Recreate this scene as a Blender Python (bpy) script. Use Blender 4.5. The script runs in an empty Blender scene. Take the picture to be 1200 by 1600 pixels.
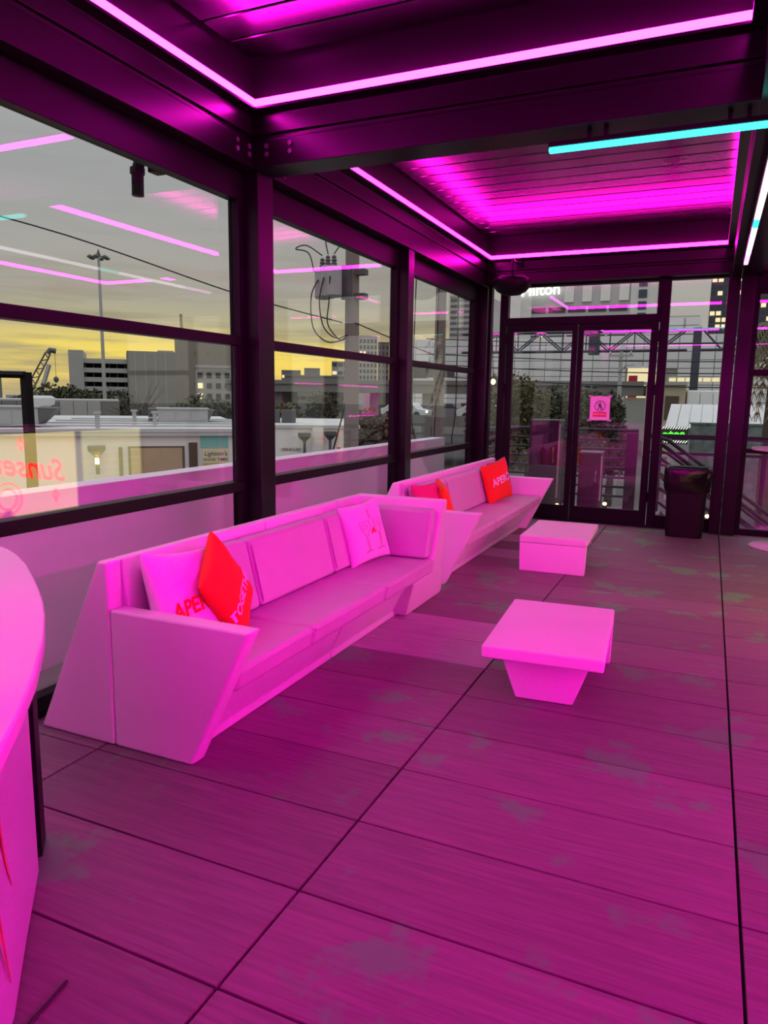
import bpy, bmesh, math, random
from mathutils import Vector, Matrix
random.seed(7)
scene = bpy.context.scene
COL = scene.collection

# ------------------------------------------------------------------ camera
cam_d = bpy.data.cameras.new('camera'); cam = bpy.data.objects.new('camera', cam_d); COL.objects.link(cam)
cam_d.sensor_fit = 'VERTICAL'; cam_d.sensor_height = 36.0; cam_d.lens = 36.0 * 1131.6 / 1600.0
cam_d.clip_start = 0.05; cam_d.clip_end = 2000
PITCH, YAW, ROLL = 0.15734, 0.41776, 0.0143
fwd = Vector((-math.sin(YAW) * math.cos(PITCH), math.cos(YAW) * math.cos(PITCH), -math.sin(PITCH)))
rgt = Vector((math.cos(YAW), math.sin(YAW), 0)); upv = rgt.cross(fwd)
r2 = rgt * math.cos(ROLL) + upv * math.sin(ROLL); u2 = -rgt * math.sin(ROLL) + upv * math.cos(ROLL)
M = Matrix.Identity(4)
for i in range(3):
    M[i][0] = r2[i]; M[i][1] = u2[i]; M[i][2] = -fwd[i]
M.translation = Vector((0, 0, 1.4832))
cam.matrix_world = M
scene.camera = cam
scene.view_settings.view_transform = 'Standard'; scene.view_settings.look = 'None'
scene.view_settings.gamma = 1.0; scene.view_settings.exposure = 0.0; scene.view_settings.use_curve_mapping = False

# ------------------------------------------------------------------ world: dusk sky, yellow band low in the sunset direction
def build_world():
    w = bpy.data.worlds.new('dusk_sky'); scene.world = w; w.use_nodes = True
    nt = w.node_tree; nt.nodes.clear(); N = nt.nodes.new; L = nt.links.new
    out = N('ShaderNodeOutputWorld'); bg = N('ShaderNodeBackground'); L(bg.outputs[0], out.inputs[0])
    tc = N('ShaderNodeTexCoord'); sep = N('ShaderNodeSeparateXYZ'); L(tc.outputs['Generated'], sep.inputs[0])
    ramp = N('ShaderNodeValToRGB'); ramp.color_ramp.interpolation = 'EASE'      # open sky, by height
    el = ramp.color_ramp.elements
    el[0].position = 0.0; el[0].color = (.50, .47, .38, 1)
    el[1].position = 1.0; el[1].color = (1.5, 1.6, 1.7, 1)
    for p, c in ((.10, (.47, .455, .40, 1)), (.28, (.41, .425, .42, 1)), (.55, (.92, .96, 1.0, 1))):
        e = el.new(p); e.color = c
    L(sep.outputs['Z'], ramp.inputs[0])
    glow = N('ShaderNodeValToRGB'); g = glow.color_ramp.elements                 # afterglow, by height
    g[0].position = 0.0; g[0].color = (.95, .70, .22, 1); g[1].position = .20; g[1].color = (.45, .44, .38, 1)
    for p, c in ((.045, (1.15, .86, .15, 1)), (.066, (.98, .77, .19, 1)), (.092, (.56, .51, .31, 1)), (.13, (.46, .44, .36, 1))):
        e = g.new(p); e.color = c
    L(sep.outputs['Z'], glow.inputs[0])
    # how far round towards the sunset
    dot = N('ShaderNodeVectorMath'); dot.operation = 'DOT_PRODUCT'
    L(tc.outputs['Generated'], dot.inputs[0]); dot.inputs[1].default_value = (-.60, .80, 0)
    mr = N('ShaderNodeMapRange'); mr.interpolation_type = 'SMOOTHSTEP'
    mr.inputs[1].default_value = .90; mr.inputs[2].default_value = .985
    L(dot.outputs['Value'], mr.inputs[0])
    # clouds
    mp = N('ShaderNodeMapping'); mp.inputs['Scale'].default_value = (2.2, 2.2, 26)
    L(tc.outputs['Generated'], mp.inputs[0])
    nz = N('ShaderNodeTexNoise'); nz.inputs['Scale'].default_value = 2.4; nz.inputs['Detail'].default_value = 7; nz.inputs['Roughness'].default_value = .6
    L(mp.outputs[0], nz.inputs['Vector'])
    cr = N('ShaderNodeMapRange'); cr.inputs[1].default_value = .44; cr.inputs[2].default_value = .66
    L(nz.outputs[0], cr.inputs[0])
    m1 = N('ShaderNodeMix'); m1.data_type = 'RGBA'
    cm = N('ShaderNodeMath'); cm.operation = 'MULTIPLY'; cm.inputs[1].default_value = .75
    L(cr.outputs[0], cm.inputs[0]); L(cm.outputs[0], m1.inputs[0])
    L(glow.outputs[0], m1.inputs[6]); m1.inputs[7].default_value = (.37, .33, .22, 1)
    m0 = N('ShaderNodeMix'); m0.data_type = 'RGBA'
    cm2 = N('ShaderNodeMath'); cm2.operation = 'MULTIPLY'; cm2.inputs[1].default_value = .25
    L(cr.outputs[0], cm2.inputs[0]); L(cm2.outputs[0], m0.inputs[0])
    L(ramp.outputs[0], m0.inputs[6]); m0.inputs[7].default_value = (.33, .33, .34, 1)
    mx = N('ShaderNodeMix'); mx.data_type = 'RGBA'
    L(mr.outputs[0], mx.inputs[0]); L(m0.outputs[2], mx.inputs[6])
    # the band is only near the horizon: fade it into the open sky with height
    hr = N('ShaderNodeMapRange'); hr.inputs[1].default_value = .10; hr.inputs[2].default_value = .20
    L(sep.outputs['Z'], hr.inputs[0])
    mg = N('ShaderNodeMix'); mg.data_type = 'RGBA'; L(hr.outputs[0], mg.inputs[0]); L(m1.outputs[2], mg.inputs[6]); L(m0.outputs[2], mg.inputs[7])
    L(mg.outputs[2], mx.inputs[7])
    L(mx.outputs[2], bg.inputs[0]); bg.inputs[1].default_value = 1.0
build_world()

# ------------------------------------------------------------------ materials
MATS = {}
def mat(name, col, rough=.5, metal=0., var=0., vscale=6., bump=0., bscale=40., emit=None, estr=0., spec=.5, stretch=None, rand=0.):
    if name in MATS: return MATS[name]
    m = bpy.data.materials.new(name); m.use_nodes = True; MATS[name] = m
    nt = m.node_tree; N = nt.nodes.new; L = nt.links.new
    b = nt.nodes['Principled BSDF']
    b.inputs['Roughness'].default_value = rough; b.inputs['Metallic'].default_value = metal
    b.inputs['Specular IOR Level'].default_value = spec
    tc = N('ShaderNodeTexCoord'); mp = N('ShaderNodeMapping'); L(tc.outputs['Object'], mp.inputs[0])
    if stretch: mp.inputs['Scale'].default_value = stretch
    nz = N('ShaderNodeTexNoise'); nz.inputs['Scale'].default_value = vscale; nz.inputs['Detail'].default_value = 5
    L(mp.outputs[0], nz.inputs['Vector'])
    mx = N('ShaderNodeMix'); mx.data_type = 'RGBA'
    lo = tuple(max(0, c * (1 - var)) for c in col) + (1,); hi = tuple(c * (1 + var) for c in col) + (1,)
    mx.inputs[6].default_value = lo; mx.inputs[7].default_value = hi
    L(nz.outputs[0], mx.inputs[0])
    src = mx.outputs[2]
    if rand > 0:
        oi = N('ShaderNodeObjectInfo'); hs = N('ShaderNodeHueSaturation')
        mrg = N('ShaderNodeMapRange'); mrg.inputs[3].default_value = 1 - rand; mrg.inputs[4].default_value = 1 + rand
        L(oi.outputs['Random'], mrg.inputs[0]); L(mrg.outputs[0], hs.inputs['Value']); L(src, hs.inputs['Color']); src = hs.outputs[0]
    L(src, b.inputs['Base Color'])
    if bump > 0:
        n2 = N('ShaderNodeTexNoise'); n2.inputs['Scale'].default_value = bscale; n2.inputs['Detail'].default_value = 4
        L(mp.outputs[0], n2.inputs['Vector'])
        bp = N('ShaderNodeBump'); bp.inputs['Strength'].default_value = bump; bp.inputs['Distance'].default_value = .01
        L(n2.outputs[0], bp.inputs['Height']); L(bp.outputs[0], b.inputs['Normal'])
    if emit:
        b.inputs['Emission Color'].default_value = tuple(emit) + (1,); b.inputs['Emission Strength'].default_value = estr
    return m

def glass_mat(name, tint=(.985, .985, .985), k=1.7):
    m = bpy.data.materials.new(name); m.use_nodes = True; MATS[name] = m
    nt = m.node_tree; nt.nodes.clear(); N = nt.nodes.new; L = nt.links.new
    o = N('ShaderNodeOutputMaterial'); mx = N('ShaderNodeMixShader'); t = N('ShaderNodeBsdfTransparent'); g = N('ShaderNodeBsdfGlossy')
    t.inputs[0].default_value = tint + (1,); g.inputs['Roughness'].default_value = 0.0; g.inputs[0].default_value = (1, 1, 1, 1)
    fr = N('ShaderNodeLayerWeight'); fr.inputs[0].default_value = .5            # facing = 1 - |cos|: the same on both faces of the pane
    pw = N('ShaderNodeMath'); pw.operation = 'POWER'; pw.inputs[1].default_value = 5; L(fr.outputs['Facing'], pw.inputs[0])
    ml = N('ShaderNodeMath'); ml.operation = 'MULTIPLY_ADD'; ml.inputs[1].default_value = .95; ml.inputs[2].default_value = .04 * k; ml.use_clamp = True
    L(pw.outputs[0], ml.inputs[0]); L(ml.outputs[0], mx.inputs[0]); L(t.outputs[0], mx.inputs[1]); L(g.outputs[0], mx.inputs[2]); L(mx.outputs[0], o.inputs[0])
    return m

def emit_mat(name, col, s):
    m = bpy.data.materials.new(name); m.use_nodes = True; MATS[name] = m
    nt = m.node_tree; nt.nodes.clear(); N = nt.nodes.new
    o = N('ShaderNodeOutputMaterial'); e = N('ShaderNodeEmission'); e.inputs[0].default_value = tuple(col) + (1,); e.inputs[1].default_value = s
    nt.links.new(e.outputs[0], o.inputs[0]); return m

def plank_mat(name, col, patch):
    m = bpy.data.materials.new(name); m.use_nodes = True; MATS[name] = m
    nt = m.node_tree; N = nt.nodes.new; L = nt.links.new; b = nt.nodes['Principled BSDF']
    geo = N('ShaderNodeNewGeometry'); oi = N('ShaderNodeObjectInfo')
    ofs = N('ShaderNodeVectorMath'); ofs.operation = 'MULTIPLY_ADD'
    L(oi.outputs['Random'], ofs.inputs[0]); ofs.inputs[1].default_value = (9, 9, 9); L(geo.outputs['Position'], ofs.inputs[2])
    mp = N('ShaderNodeMapping'); mp.inputs['Scale'].default_value = (1.6, 30, 1); L(ofs.outputs[0], mp.inputs[0])
    gr = N('ShaderNodeTexNoise'); gr.inputs['Scale'].default_value = 2.2; gr.inputs['Detail'].default_value = 8; gr.inputs['Distortion'].default_value = .5
    L(mp.outputs[0], gr.inputs['Vector'])
    mx = N('ShaderNodeMix'); mx.data_type = 'RGBA'
    mx.inputs[6].default_value = tuple(c * .52 for c in col) + (1,); mx.inputs[7].default_value = tuple(c * 1.45 for c in col) + (1,)
    L(gr.outputs[0], mx.inputs[0])
    # green tint painted in patches, imitating magenta light that clips to grey
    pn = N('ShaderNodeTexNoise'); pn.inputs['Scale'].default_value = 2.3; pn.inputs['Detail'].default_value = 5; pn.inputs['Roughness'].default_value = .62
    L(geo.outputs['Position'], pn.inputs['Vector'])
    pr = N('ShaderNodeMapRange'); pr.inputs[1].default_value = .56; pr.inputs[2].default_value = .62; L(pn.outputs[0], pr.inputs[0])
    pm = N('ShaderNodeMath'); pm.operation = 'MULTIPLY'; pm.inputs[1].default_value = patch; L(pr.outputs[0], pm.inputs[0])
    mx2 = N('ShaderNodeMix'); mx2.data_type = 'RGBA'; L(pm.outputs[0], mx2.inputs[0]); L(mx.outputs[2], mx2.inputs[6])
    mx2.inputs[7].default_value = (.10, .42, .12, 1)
    hs = N('ShaderNodeHueSaturation'); mrg = N('ShaderNodeMapRange'); mrg.inputs[3].default_value = .86; mrg.inputs[4].default_value = 1.14
    L(oi.outputs['Random'], mrg.inputs[0]); L(mrg.outputs[0], hs.inputs['Value']); L(mx2.outputs[2], hs.inputs['Color']); L(hs.outputs[0], b.inputs['Base Color'])
    b.inputs['Roughness'].default_value = .55
    bp = N('ShaderNodeBump'); bp.inputs['Strength'].default_value = .35; bp.inputs['Distance'].default_value = .004
    L(gr.outputs[0], bp.inputs['Height']); L(bp.outputs[0], b.inputs['Normal'])
    return m

LED_NEAR = (1.0, .005, .62); LED_FAR = (1.0, .004, .52)
mat('black_metal', (.006, .0055, .0065), .42, .0, .15, 3, spec=.13)
mat('beam_metal', (.006, .005, .006), .30, .0, .12, 3, spec=.22)
mat('louver_metal', (.095, .088, .095), .21, 1.0, .12, 3, stretch=(1, 8, 1))
mat('rubber', (.012, .012, .013), .6)
glass_mat('window_glass')
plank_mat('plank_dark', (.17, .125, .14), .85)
plank_mat('plank_light', (.34, .27, .32), .0)
mat('subfloor', (.02, .018, .02), .8)
mat('poly_white', (.80, .77, .79), .42, 0, .05, 3, .06, 60)
mat('vinyl_white', (.56, .46, .54), .48, 0, .07, 7, .12, 30)
mat('piping_white', (.55, .47, .52), .5)
mat('counter_white', (.80, .77, .80), .12, 0, .03, 2)
mat('panel_white', (.50, .46, .52), .4, 0, .10, 4)
mat('print_red', (.62, .02, .05), .5)
mat('fabric_white', (.80, .72, .78), .85, 0, .05, 12, .3, 160)
mat('fabric_red', (.80, .045, .012), .85, 0, .08, 12, .3, 160)
mat('fabric_orange', (.85, .10, .01), .85, 0, .08, 12, .3, 160)
mat('fabric_magenta', (.60, .02, .16), .85, 0, .08, 12, .3, 160)
mat('ink_red', (.75, .02, .01), .8)
mat('ink_white', (.85, .8, .85), .8)
mat('ink_brown', (.30, .02, .06), .8)
emit_mat('led_near', LED_NEAR, 82.0)
emit_mat('led_far', LED_FAR, 60.0)
emit_mat('led_wall', (1.0, .004, .60), 125.0)
emit_mat('tube_teal', (.05, 1.0, .86), 2.6)
emit_mat('tube_white', (1.0, .86, 1.0), 2.2)
emit_mat('tube_cyan', (.06, .95, .9), 1.5)
emit_mat('tube_violet', (1.0, .42, 1.0), 2.0)
emit_mat('bulb_warm', (1.0, .62, .16), 14.0)
emit_mat('neon_red', (1.0, .02, .015), 12.0)

# ------------------------------------------------------------------ mesh helpers
ORG = {}
class MB:
    def __init__(s): s.v = []; s.f = []
    def add(s, vs, fs):
        n = len(s.v); s.v += [tuple(p) for p in vs]; s.f += [tuple(i + n for i in f) for f in fs]; return s
    def box(s, x0, x1, y0, y1, z0, z1):
        return s.add([(x0, y0, z0), (x1, y0, z0), (x1, y1, z0), (x0, y1, z0), (x0, y0, z1), (x1, y0, z1), (x1, y1, z1), (x0, y1, z1)],
                     [(0, 3, 2, 1), (4, 5, 6, 7), (0, 1, 5, 4), (1, 2, 6, 5), (2, 3, 7, 6), (3, 0, 4, 7)])
    def prism(s, poly, axis, a, b):
        """poly in the plane across axis; a, b: numbers, or functions of the poly point, giving the two ends"""
        fa = a if callable(a) else (lambda p: a); fb = b if callable(b) else (lambda p: b)
        def P(p, t):
            return {'x': (t, p[0], p[1]), 'y': (p[0], t, p[1]), 'z': (p[0], p[1], t)}[axis]
        n = len(poly); vs = [P(p, fa(p)) for p in poly] + [P(p, fb(p)) for p in poly]
        return s.add(vs, [tuple(range(n)), tuple(range(2 * n - 1, n - 1, -1))] + [(i, (i + 1) % n, n + (i + 1) % n, n + i) for i in range(n)])
    def tube(s, pts, r, n=8, r1=None):
        pts = [Vector(p) for p in pts]; rings = []; m = len(pts); up = None
        for i, p in enumerate(pts):
            d = (pts[min(i + 1, m - 1)] - pts[max(i - 1, 0)]).normalized()
            if up is None:
                up = Vector((0, 0, 1)) if abs(d.z) < .9 else Vector((1, 0, 0))
            a = d.cross(up)
            if a.length < 1e-5: a = d.orthogonal()
            a.normalize(); b = d.cross(a).normalized(); up = -b if False else up
            rr = r if r1 is None else r + (r1 - r) * i / (m - 1)
            rings.append([p + (a * math.cos(2 * math.pi * k / n) + b * math.sin(2 * math.pi * k / n)) * rr for k in range(n)])
        vs = [q for R in rings for q in R]; fs = []
        for i in range(m - 1):
            for k in range(n):
                fs.append((i * n + k, i * n + (k + 1) % n, (i + 1) * n + (k + 1) % n, (i + 1) * n + k))
        fs.append(tuple(range(n - 1, -1, -1))); fs.append(tuple((m - 1) * n + k for k in range(n)))
        return s.add(vs, fs)
    def lathe(s, prof, c, n=24):
        vs = []; m = len(prof)
        for r, z in prof:
            for k in range(n):
                a = 2 * math.pi * k / n; vs.append((c[0] + r * math.cos(a), c[1] + r * math.sin(a), c[2] + z))
        fs = [(i * n + k, i * n + (k + 1) % n, (i + 1) * n + (k + 1) % n, (i + 1) * n + k) for i in range(m - 1) for k in range(n)]
        fs.append(tuple(range(n - 1, -1, -1))); fs.append(tuple((m - 1) * n + k for k in range(n)))
        return s.add(vs, fs)
    def fbox(s, F, s0, s1, n0, n1, z0, z1):
        vs = [F.pt(a, b, z) for z in (z0, z1) for (a, b) in ((s0, n0), (s1, n0), (s1, n1), (s0, n1))]
        return s.add(vs, [(0, 3, 2, 1), (4, 5, 6, 7), (0, 1, 5, 4), (1, 2, 6, 5), (2, 3, 7, 6), (3, 0, 4, 7)])

class Frame:
    """a building front from p0 to p1 (plan); n points to the viewer's side"""
    def __init__(s, p0, p1):
        s.o = Vector((p0[0], p0[1], 0)); d = Vector((p1[0] - p0[0], p1[1] - p0[1], 0)); s.L = d.length; s.d = d.normalized()
        s.n = Vector((s.d.y, -s.d.x, 0))
        if s.n.dot(-s.o) < 0: s.n = -s.n
    def pt(s, a, b, z): return s.o + s.d * a + s.n * b + Vector((0, 0, z))

def build(name, mb, m, parent=None, bevel=0., seg=2, smooth=False, keep_origin=None):
    me = bpy.data.meshes.new(name)
    xs = [v[0] for v in mb.v]; ys = [v[1] for v in mb.v]; zs = [v[2] for v in mb.v]
    org = Vector(keep_origin) if keep_origin is not None else Vector(((min(xs) + max(xs)) / 2, (min(ys) + max(ys)) / 2, min(zs)))
    me.from_pydata([(v[0] - org.x, v[1] - org.y, v[2] - org.z) for v in mb.v], [], mb.f)
    bm = bmesh.new(); bm.from_mesh(me); bmesh.ops.recalc_face_normals(bm, faces=bm.faces)
    bm.to_mesh(me); bm.free()
    if smooth:
        me.shade_smooth()
    me.materials.append(MATS[m] if isinstance(m, str) else m)
    o = bpy.data.objects.new(name, me); COL.objects.link(o); ORG[o.name] = org
    place(o, org, parent)
    if bevel > 0:
        bv = o.modifiers.new('bevel', 'BEVEL'); bv.width = bevel; bv.segments = seg; bv.limit_method = 'ANGLE'; bv.angle_limit = math.radians(28)
        me.shade_smooth(); wn = o.modifiers.new('weighted', 'WEIGHTED_NORMAL'); wn.keep_sharp = True
    return o
def place(o, org, parent):
    if parent is not None:
        o.parent = parent; o.location = org - ORG[parent.name]
    else:
        o.location = org
    ORG[o.name] = Vector(org)
def twin(src, name, org, parent, m=None):
    o = src.copy(); o.name = name; COL.objects.link(o); o.parent = None
    for k in list(o.keys()): del o[k]
    place(o, Vector(org), parent); return o
def tag(o, label=None, cat=None, group=None, kind=None):
    if label: o['label'] = label
    if cat: o['category'] = cat
    if group: o['group'] = group
    if kind: o['kind'] = kind
    return o
def thing(name, label, cat, loc, group=None, kind=None):
    o = bpy.data.objects.new(name, None); COL.objects.link(o); o.location = loc; ORG[o.name] = Vector(loc); o.empty_display_size = .1
    return tag(o, label, cat, group, kind)
def B(*a): return MB().box(*a)
def text_mesh(body, size, shear=0., extrude=0., bold=0., spacing=1.):
    c = bpy.data.curves.new('lettering', 'FONT'); c.body = body; c.size = size; c.shear = shear; c.extrude = extrude; c.offset = bold
    c.align_x = 'CENTER'; c.align_y = 'CENTER'; c.resolution_u = 3; c.space_character = spacing
    o = bpy.data.objects.new('lettering', c); COL.objects.link(o)
    dg = bpy.context.evaluated_depsgraph_get(); me = bpy.data.meshes.new_from_object(o.evaluated_get(dg))
    vs = [tuple(v.co) for v in me.vertices]; fs = [tuple(p.vertices) for p in me.polygons]
    bpy.data.objects.remove(o); bpy.data.curves.remove(c); bpy.data.meshes.remove(me)
    return vs, fs
def text_on(mb, body, size, o, ex, ey, en, **k):
    vs, fs = text_mesh(body, size, **k); o = Vector(o)
    mb.add([o + ex * v[0] + ey * v[1] + en * v[2] for v in vs], fs); return mb

# ================================================================== THE ROOM
Y0, PW, PL, X1 = 1.72355, .40537, 1.2222, -1.03049
FX0, FX1, FY0, FY1 = -2.80, 3.35, -5.80, 9.12
floor = build('floor', B(FX0, FX1, FY0, FY1, -.25, -.028), 'subfloor')
tag(floor, 'rooftop floor of wide wood-grain planks in straight rows', 'floor', kind='structure')
def planks():
    full = None; g = .0045
    light = {(-1, 5), (-1, 6), (-1, 12), (-1, 14)}
    for c in range(-2, 4):
        x0 = X1 + c * PL; x1 = x0 + PL
        a, b = max(x0, FX0), min(x1, FX1)
        if b - a < .05: continue
        for r in range(-19, 19):
            y0 = Y0 + r * PW; y1 = y0 + PW
            ya, yb = max(y0, FY0), min(y1, FY1)
            if yb - ya < .03: continue
            mt = 'plank_light' if (c, r) in light else 'plank_dark'
            whole = a == x0 and b == x1 and ya == y0 and yb == y1 and mt == 'plank_dark'
            ctr = Vector(((a + b) / 2, (ya + yb) / 2, -.028))
            if whole and full is not None:
                twin(full, 'plank', ctr, floor); continue
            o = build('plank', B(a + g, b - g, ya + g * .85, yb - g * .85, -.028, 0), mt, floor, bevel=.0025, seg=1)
            if whole: full = o
planks()

GX = -2.75                      # glazing line on the left
DY = 9.05                       # glazing line of the door wall
# posts and beams
trim_n = [0]
def trim(mb, label, m='beam_metal', bevel=.006):
    trim_n[0] += 1
    o = build('trim_%d' % trim_n[0], mb, m, bevel=bevel, seg=2)
    return tag(o, label, 'post' if 'post' in label or 'mullion' in label else 'beam', kind='structure')
post = trim(B(-2.78, -2.60, 3.91, 4.08, 0, 2.82), 'black steel corner post between the first two sash windows')
trim(B(-2.78, -2.61, 6.36, 6.50, 0, 2.82), 'slim black mullion post between the second and third sash windows')
trim(B(-2.78, -2.60, 8.90, 9.12, 0, 2.82), 'black steel corner post beside the glass double doors')
trim(B(.075, .195, 8.93, 9.12, 0, 2.86), 'black steel post right of the bin, left half of the pair')
trim(B(.205, .345, 8.90, 9.12, 0, 2.86), 'black steel post right of the bin, right half of the pair')
trim(B(-2.78, -2.60, -1.10, -.90, 0, 2.82), 'black steel post behind the white counter')
trim(B(3.15, 3.33, 8.93, 9.12, 0, 2.86), 'black steel post at the far right corner')

ZB = 2.82
def beam_profile(side, zb):     # (offset into the room, z) seen along the beam, side = how far it sticks out
    return [(0, zb), (0, 2.965), (-.018, 2.970), (-.018, 2.995), (0, 3.0), (0, 3.105), (.065, 3.115), (.065, 3.130), (0, 3.130), (0, 3.46)]
def beam_y(xin, sgn, xout, y0, y1, label, zb=ZB):      # runs along Y, room side at xin
    P = [(xin + sgn * o, z) for o, z in beam_profile(sgn, zb)] + [(xout, 3.46), (xout, zb)]
    return trim(MB().prism(P, 'y', y0, y1), label, bevel=.003)
def beam_x(yin, sgn, yout, x0, x1, label, zb=ZB):
    P = [(yin + sgn * o, z) for o, z in beam_profile(sgn, zb)] + [(yout, 3.46), (yout, zb)]
    return trim(MB().prism(P, 'x', x0, x1), label, bevel=.003)
beam_y(-2.60, 1, -2.78, -5.80, 9.12, 'black steel roof beam above the sash windows')
bb = [(3.86 - o, z) for o, z in beam_profile(1, ZB)]; cc = [(4.08 + o, z) for o, z in beam_profile(1, ZB)]
trim(MB().prism(bb + cc[::-1], 'x', -2.60, .10), 'black steel cross beam over the near sofa', bevel=.003)
trim(MB().prism(bb + cc[::-1], 'x', .40, 3.17), 'black steel cross beam right of the roof centre', bevel=.003)
bb = [(.10 - o, z) for o, z in beam_profile(1, ZB)]; cc = [(.40 + o, z) for o, z in beam_profile(1, ZB)]
trim(MB().prism(bb + cc[::-1], 'y', -5.80, 9.12), 'black steel roof beam running to the post by the bin', bevel=.003)
beam_y(3.17, -1, 3.33, -5.80, 9.12, 'black steel roof beam along the right wall')
beam_x(8.84, -1, 9.12, -2.60, .10, 'black steel roof beam above the glass double doors', zb=2.85)
beam_x(8.84, -1, 9.12, .40, 3.17, 'black steel roof beam above the far right window', zb=2.85)
bb = [(-1.10 - o, z) for o, z in beam_profile(1, ZB)]; cc = [(-.90 + o, z) for o, z in beam_profile(1, ZB)]
trim(MB().prism(bb + cc[::-1], 'x', -2.60, .10), 'black steel roof beam behind the camera, left', bevel=.003)
trim(MB().prism(bb + cc[::-1], 'x', .40, 3.17), 'black steel roof beam behind the camera, right', bevel=.003)
# bolts of the beam joint
joint = ORG  # bolts belong to the post
def bolts():
    src = None
    for (y, z) in ((3.70, 2.93), (3.70, 2.885), (3.82, 2.93), (3.82, 2.885), (4.20, 2.86)):
        mb = MB().tube([(-2.602, y, z), (-2.590, y, z)], .014, 12)
        build('bolt', mb, 'galv_dark', post)
    for (x, z) in ((-2.5, 2.93), (-2.5, 2.885), (-2.34, 2.93), (-2.34, 2.885)):
        build('bolt', MB().tube([(x, 3.864, z), (x, 3.850, z)], .014, 12), 'galv_dark', post)
mat('galv_dark', (.11, .11, .11), .6, .2, .1, 2)
bolts()

# ceilings of louvres, one per bay
BAYS = {'near': (-2.60, .10, -.90, 3.86), 'far': (-2.60, .10, 4.08, 8.84), 'nr': (.40, 3.17, -.90, 3.86), 'fr': (.40, 3.17, 4.08, 8.84), 'bl': (-2.60, .10, -5.70, -1.10), 'br': (.40, 3.17, -5.70, -1.10)}
slat_src = {}
def ceiling(key, label):
    x0, x1, y0, y1 = BAYS[key]
    c = build('ceiling', B(x0, x1, y0, y1, 3.44, 3.47), 'black_metal'); tag(c, label, 'ceiling', kind='structure')
    w = .23; y = y1 - .03
    while y - w > y0 + .02:
        ya, yb = y - w, y
        # closed louvre: flat blade with a rolled front lip
        P = [(ya + .005, 3.404), (ya + .011, 3.400), (yb - .016, 3.400), (yb - .006, 3.410), (yb - .006, 3.432), (ya + .005, 3.432)]
        k = round(x1 - x0, 3); ctr = Vector(((x0 + x1) / 2, (ya + yb) / 2, 3.396))
        if k in slat_src: twin(slat_src[k], 'slat', ctr, c)
        else: slat_src[k] = build('slat', MB().prism(P, 'x', x0 + .03, x1 - .03), 'louver_metal', c, keep_origin=ctr)
        y -= w
    return c
ceiling('near', 'louvred metal ceiling over the near bay, washed magenta')
ceiling('far', 'louvred metal ceiling over the bay by the double doors')
ceiling('nr', 'louvred metal ceiling right of the camera')
ceiling('fr', 'louvred metal ceiling over the far right bay')
ceiling('bl', 'louvred metal ceiling behind the camera, left'); ceiling('br', 'louvred metal ceiling behind the camera, right')

# LED strips on the beam ledges
def led(key, where, m):
    x0, x1, y0, y1 = BAYS[key]; z0, z1 = 3.131, 3.170; e = .062; t = .016
    S = {'window side': (B(x0 + e - t, x0 + e, y0 + e, y1 - e, z0, z1)), 'right side': B(x1 - e, x1 - e + t, y0 + e, y1 - e, z0, z1),
         'far side': B(x0 + e, x1 - e, y1 - e, y1 - e + t, z0, z1), 'near side': B(x0 + e, x1 - e, y0 + e - t, y0 + e, z0, z1)}
    for k, mb in S.items():
        o = build('led_strip', mb, m)
        tag(o, 'magenta LED strip, %s of %s' % (k, where), 'light strip', 'LED strips around the roof bays')
led('near', 'the near left roof bay', 'led_near'); led('far', 'the roof bay by the double doors', 'led_far')
led('bl', 'the left roof bay behind the camera', 'led_near'); led('br', 'the right roof bay behind the camera', 'led_near')
led('nr', 'the near right roof bay', 'led_near'); led('fr', 'the far right roof bay', 'led_far')

# ------------------------------------------------------------------ windows
def pane(parent, *a): return build('pane', B(*a), 'window_glass', parent)
def sash_window_y(n, y0, y1, label, sl=.05, sr=.05):
    w = thing('window_%d' % n, label, 'window', (GX, (y0 + y1) / 2, 0), kind='structure')
    xa, xb = GX - .03, GX + .045
    build('head', B(xa, xb, y0 - sl, y1 + sr, 2.65, ZB), 'black_metal', w, bevel=.004)
    build('stile', B(xa, xb, y0 - sl, y0, 0, 2.65), 'black_metal', w, bevel=.004)
    build('stile', B(xa, xb, y1, y1 + sr, 0, 2.65), 'black_metal', w, bevel=.004)
    build('sill', B(xa, xb, y0, y1, 0, .10), 'black_metal', w, bevel=.004)
    build('lower_rail', B(xa, xb + .02, y0, y1, .875, .94), 'black_metal', w, bevel=.006)
    build('meeting_rail', B(xa, xb + .01, y0, y1, 1.785, 1.845), 'black_metal', w, bevel=.006)
    build('sash_stile', B(GX + .01, xb, y1 - .045, y1, .94, 1.785), 'black_metal', w, bevel=.003)
    build('sash_stile', B(GX + .01, xb, y0, y0 + .045, .94, 1.785), 'black_metal', w, bevel=.003)
    pane(w, GX - .012, GX, y0, y1, 1.845, 2.65)
    pane(w, GX + .02, GX + .032, y0 + .045, y1 - .045, .94, 1.785)
    pane(w, GX - .012, GX, y0, y1, .10, .875)
    return w
sash_window_y(1, 1.52, 3.85, 'nearest black sash window with the city and crane beyond', .06, .06)
sash_window_y(2, 4.14, 6.33, 'middle black sash window with the transformer pole beyond', .06, .03)
sash_window_y(3, 6.53, 8.74, 'far black sash window next to the corner by the doors', .03, .16)
sash_window_y(4, -.84, 1.40, 'black sash window beside the white counter', .06, .06)

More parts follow.
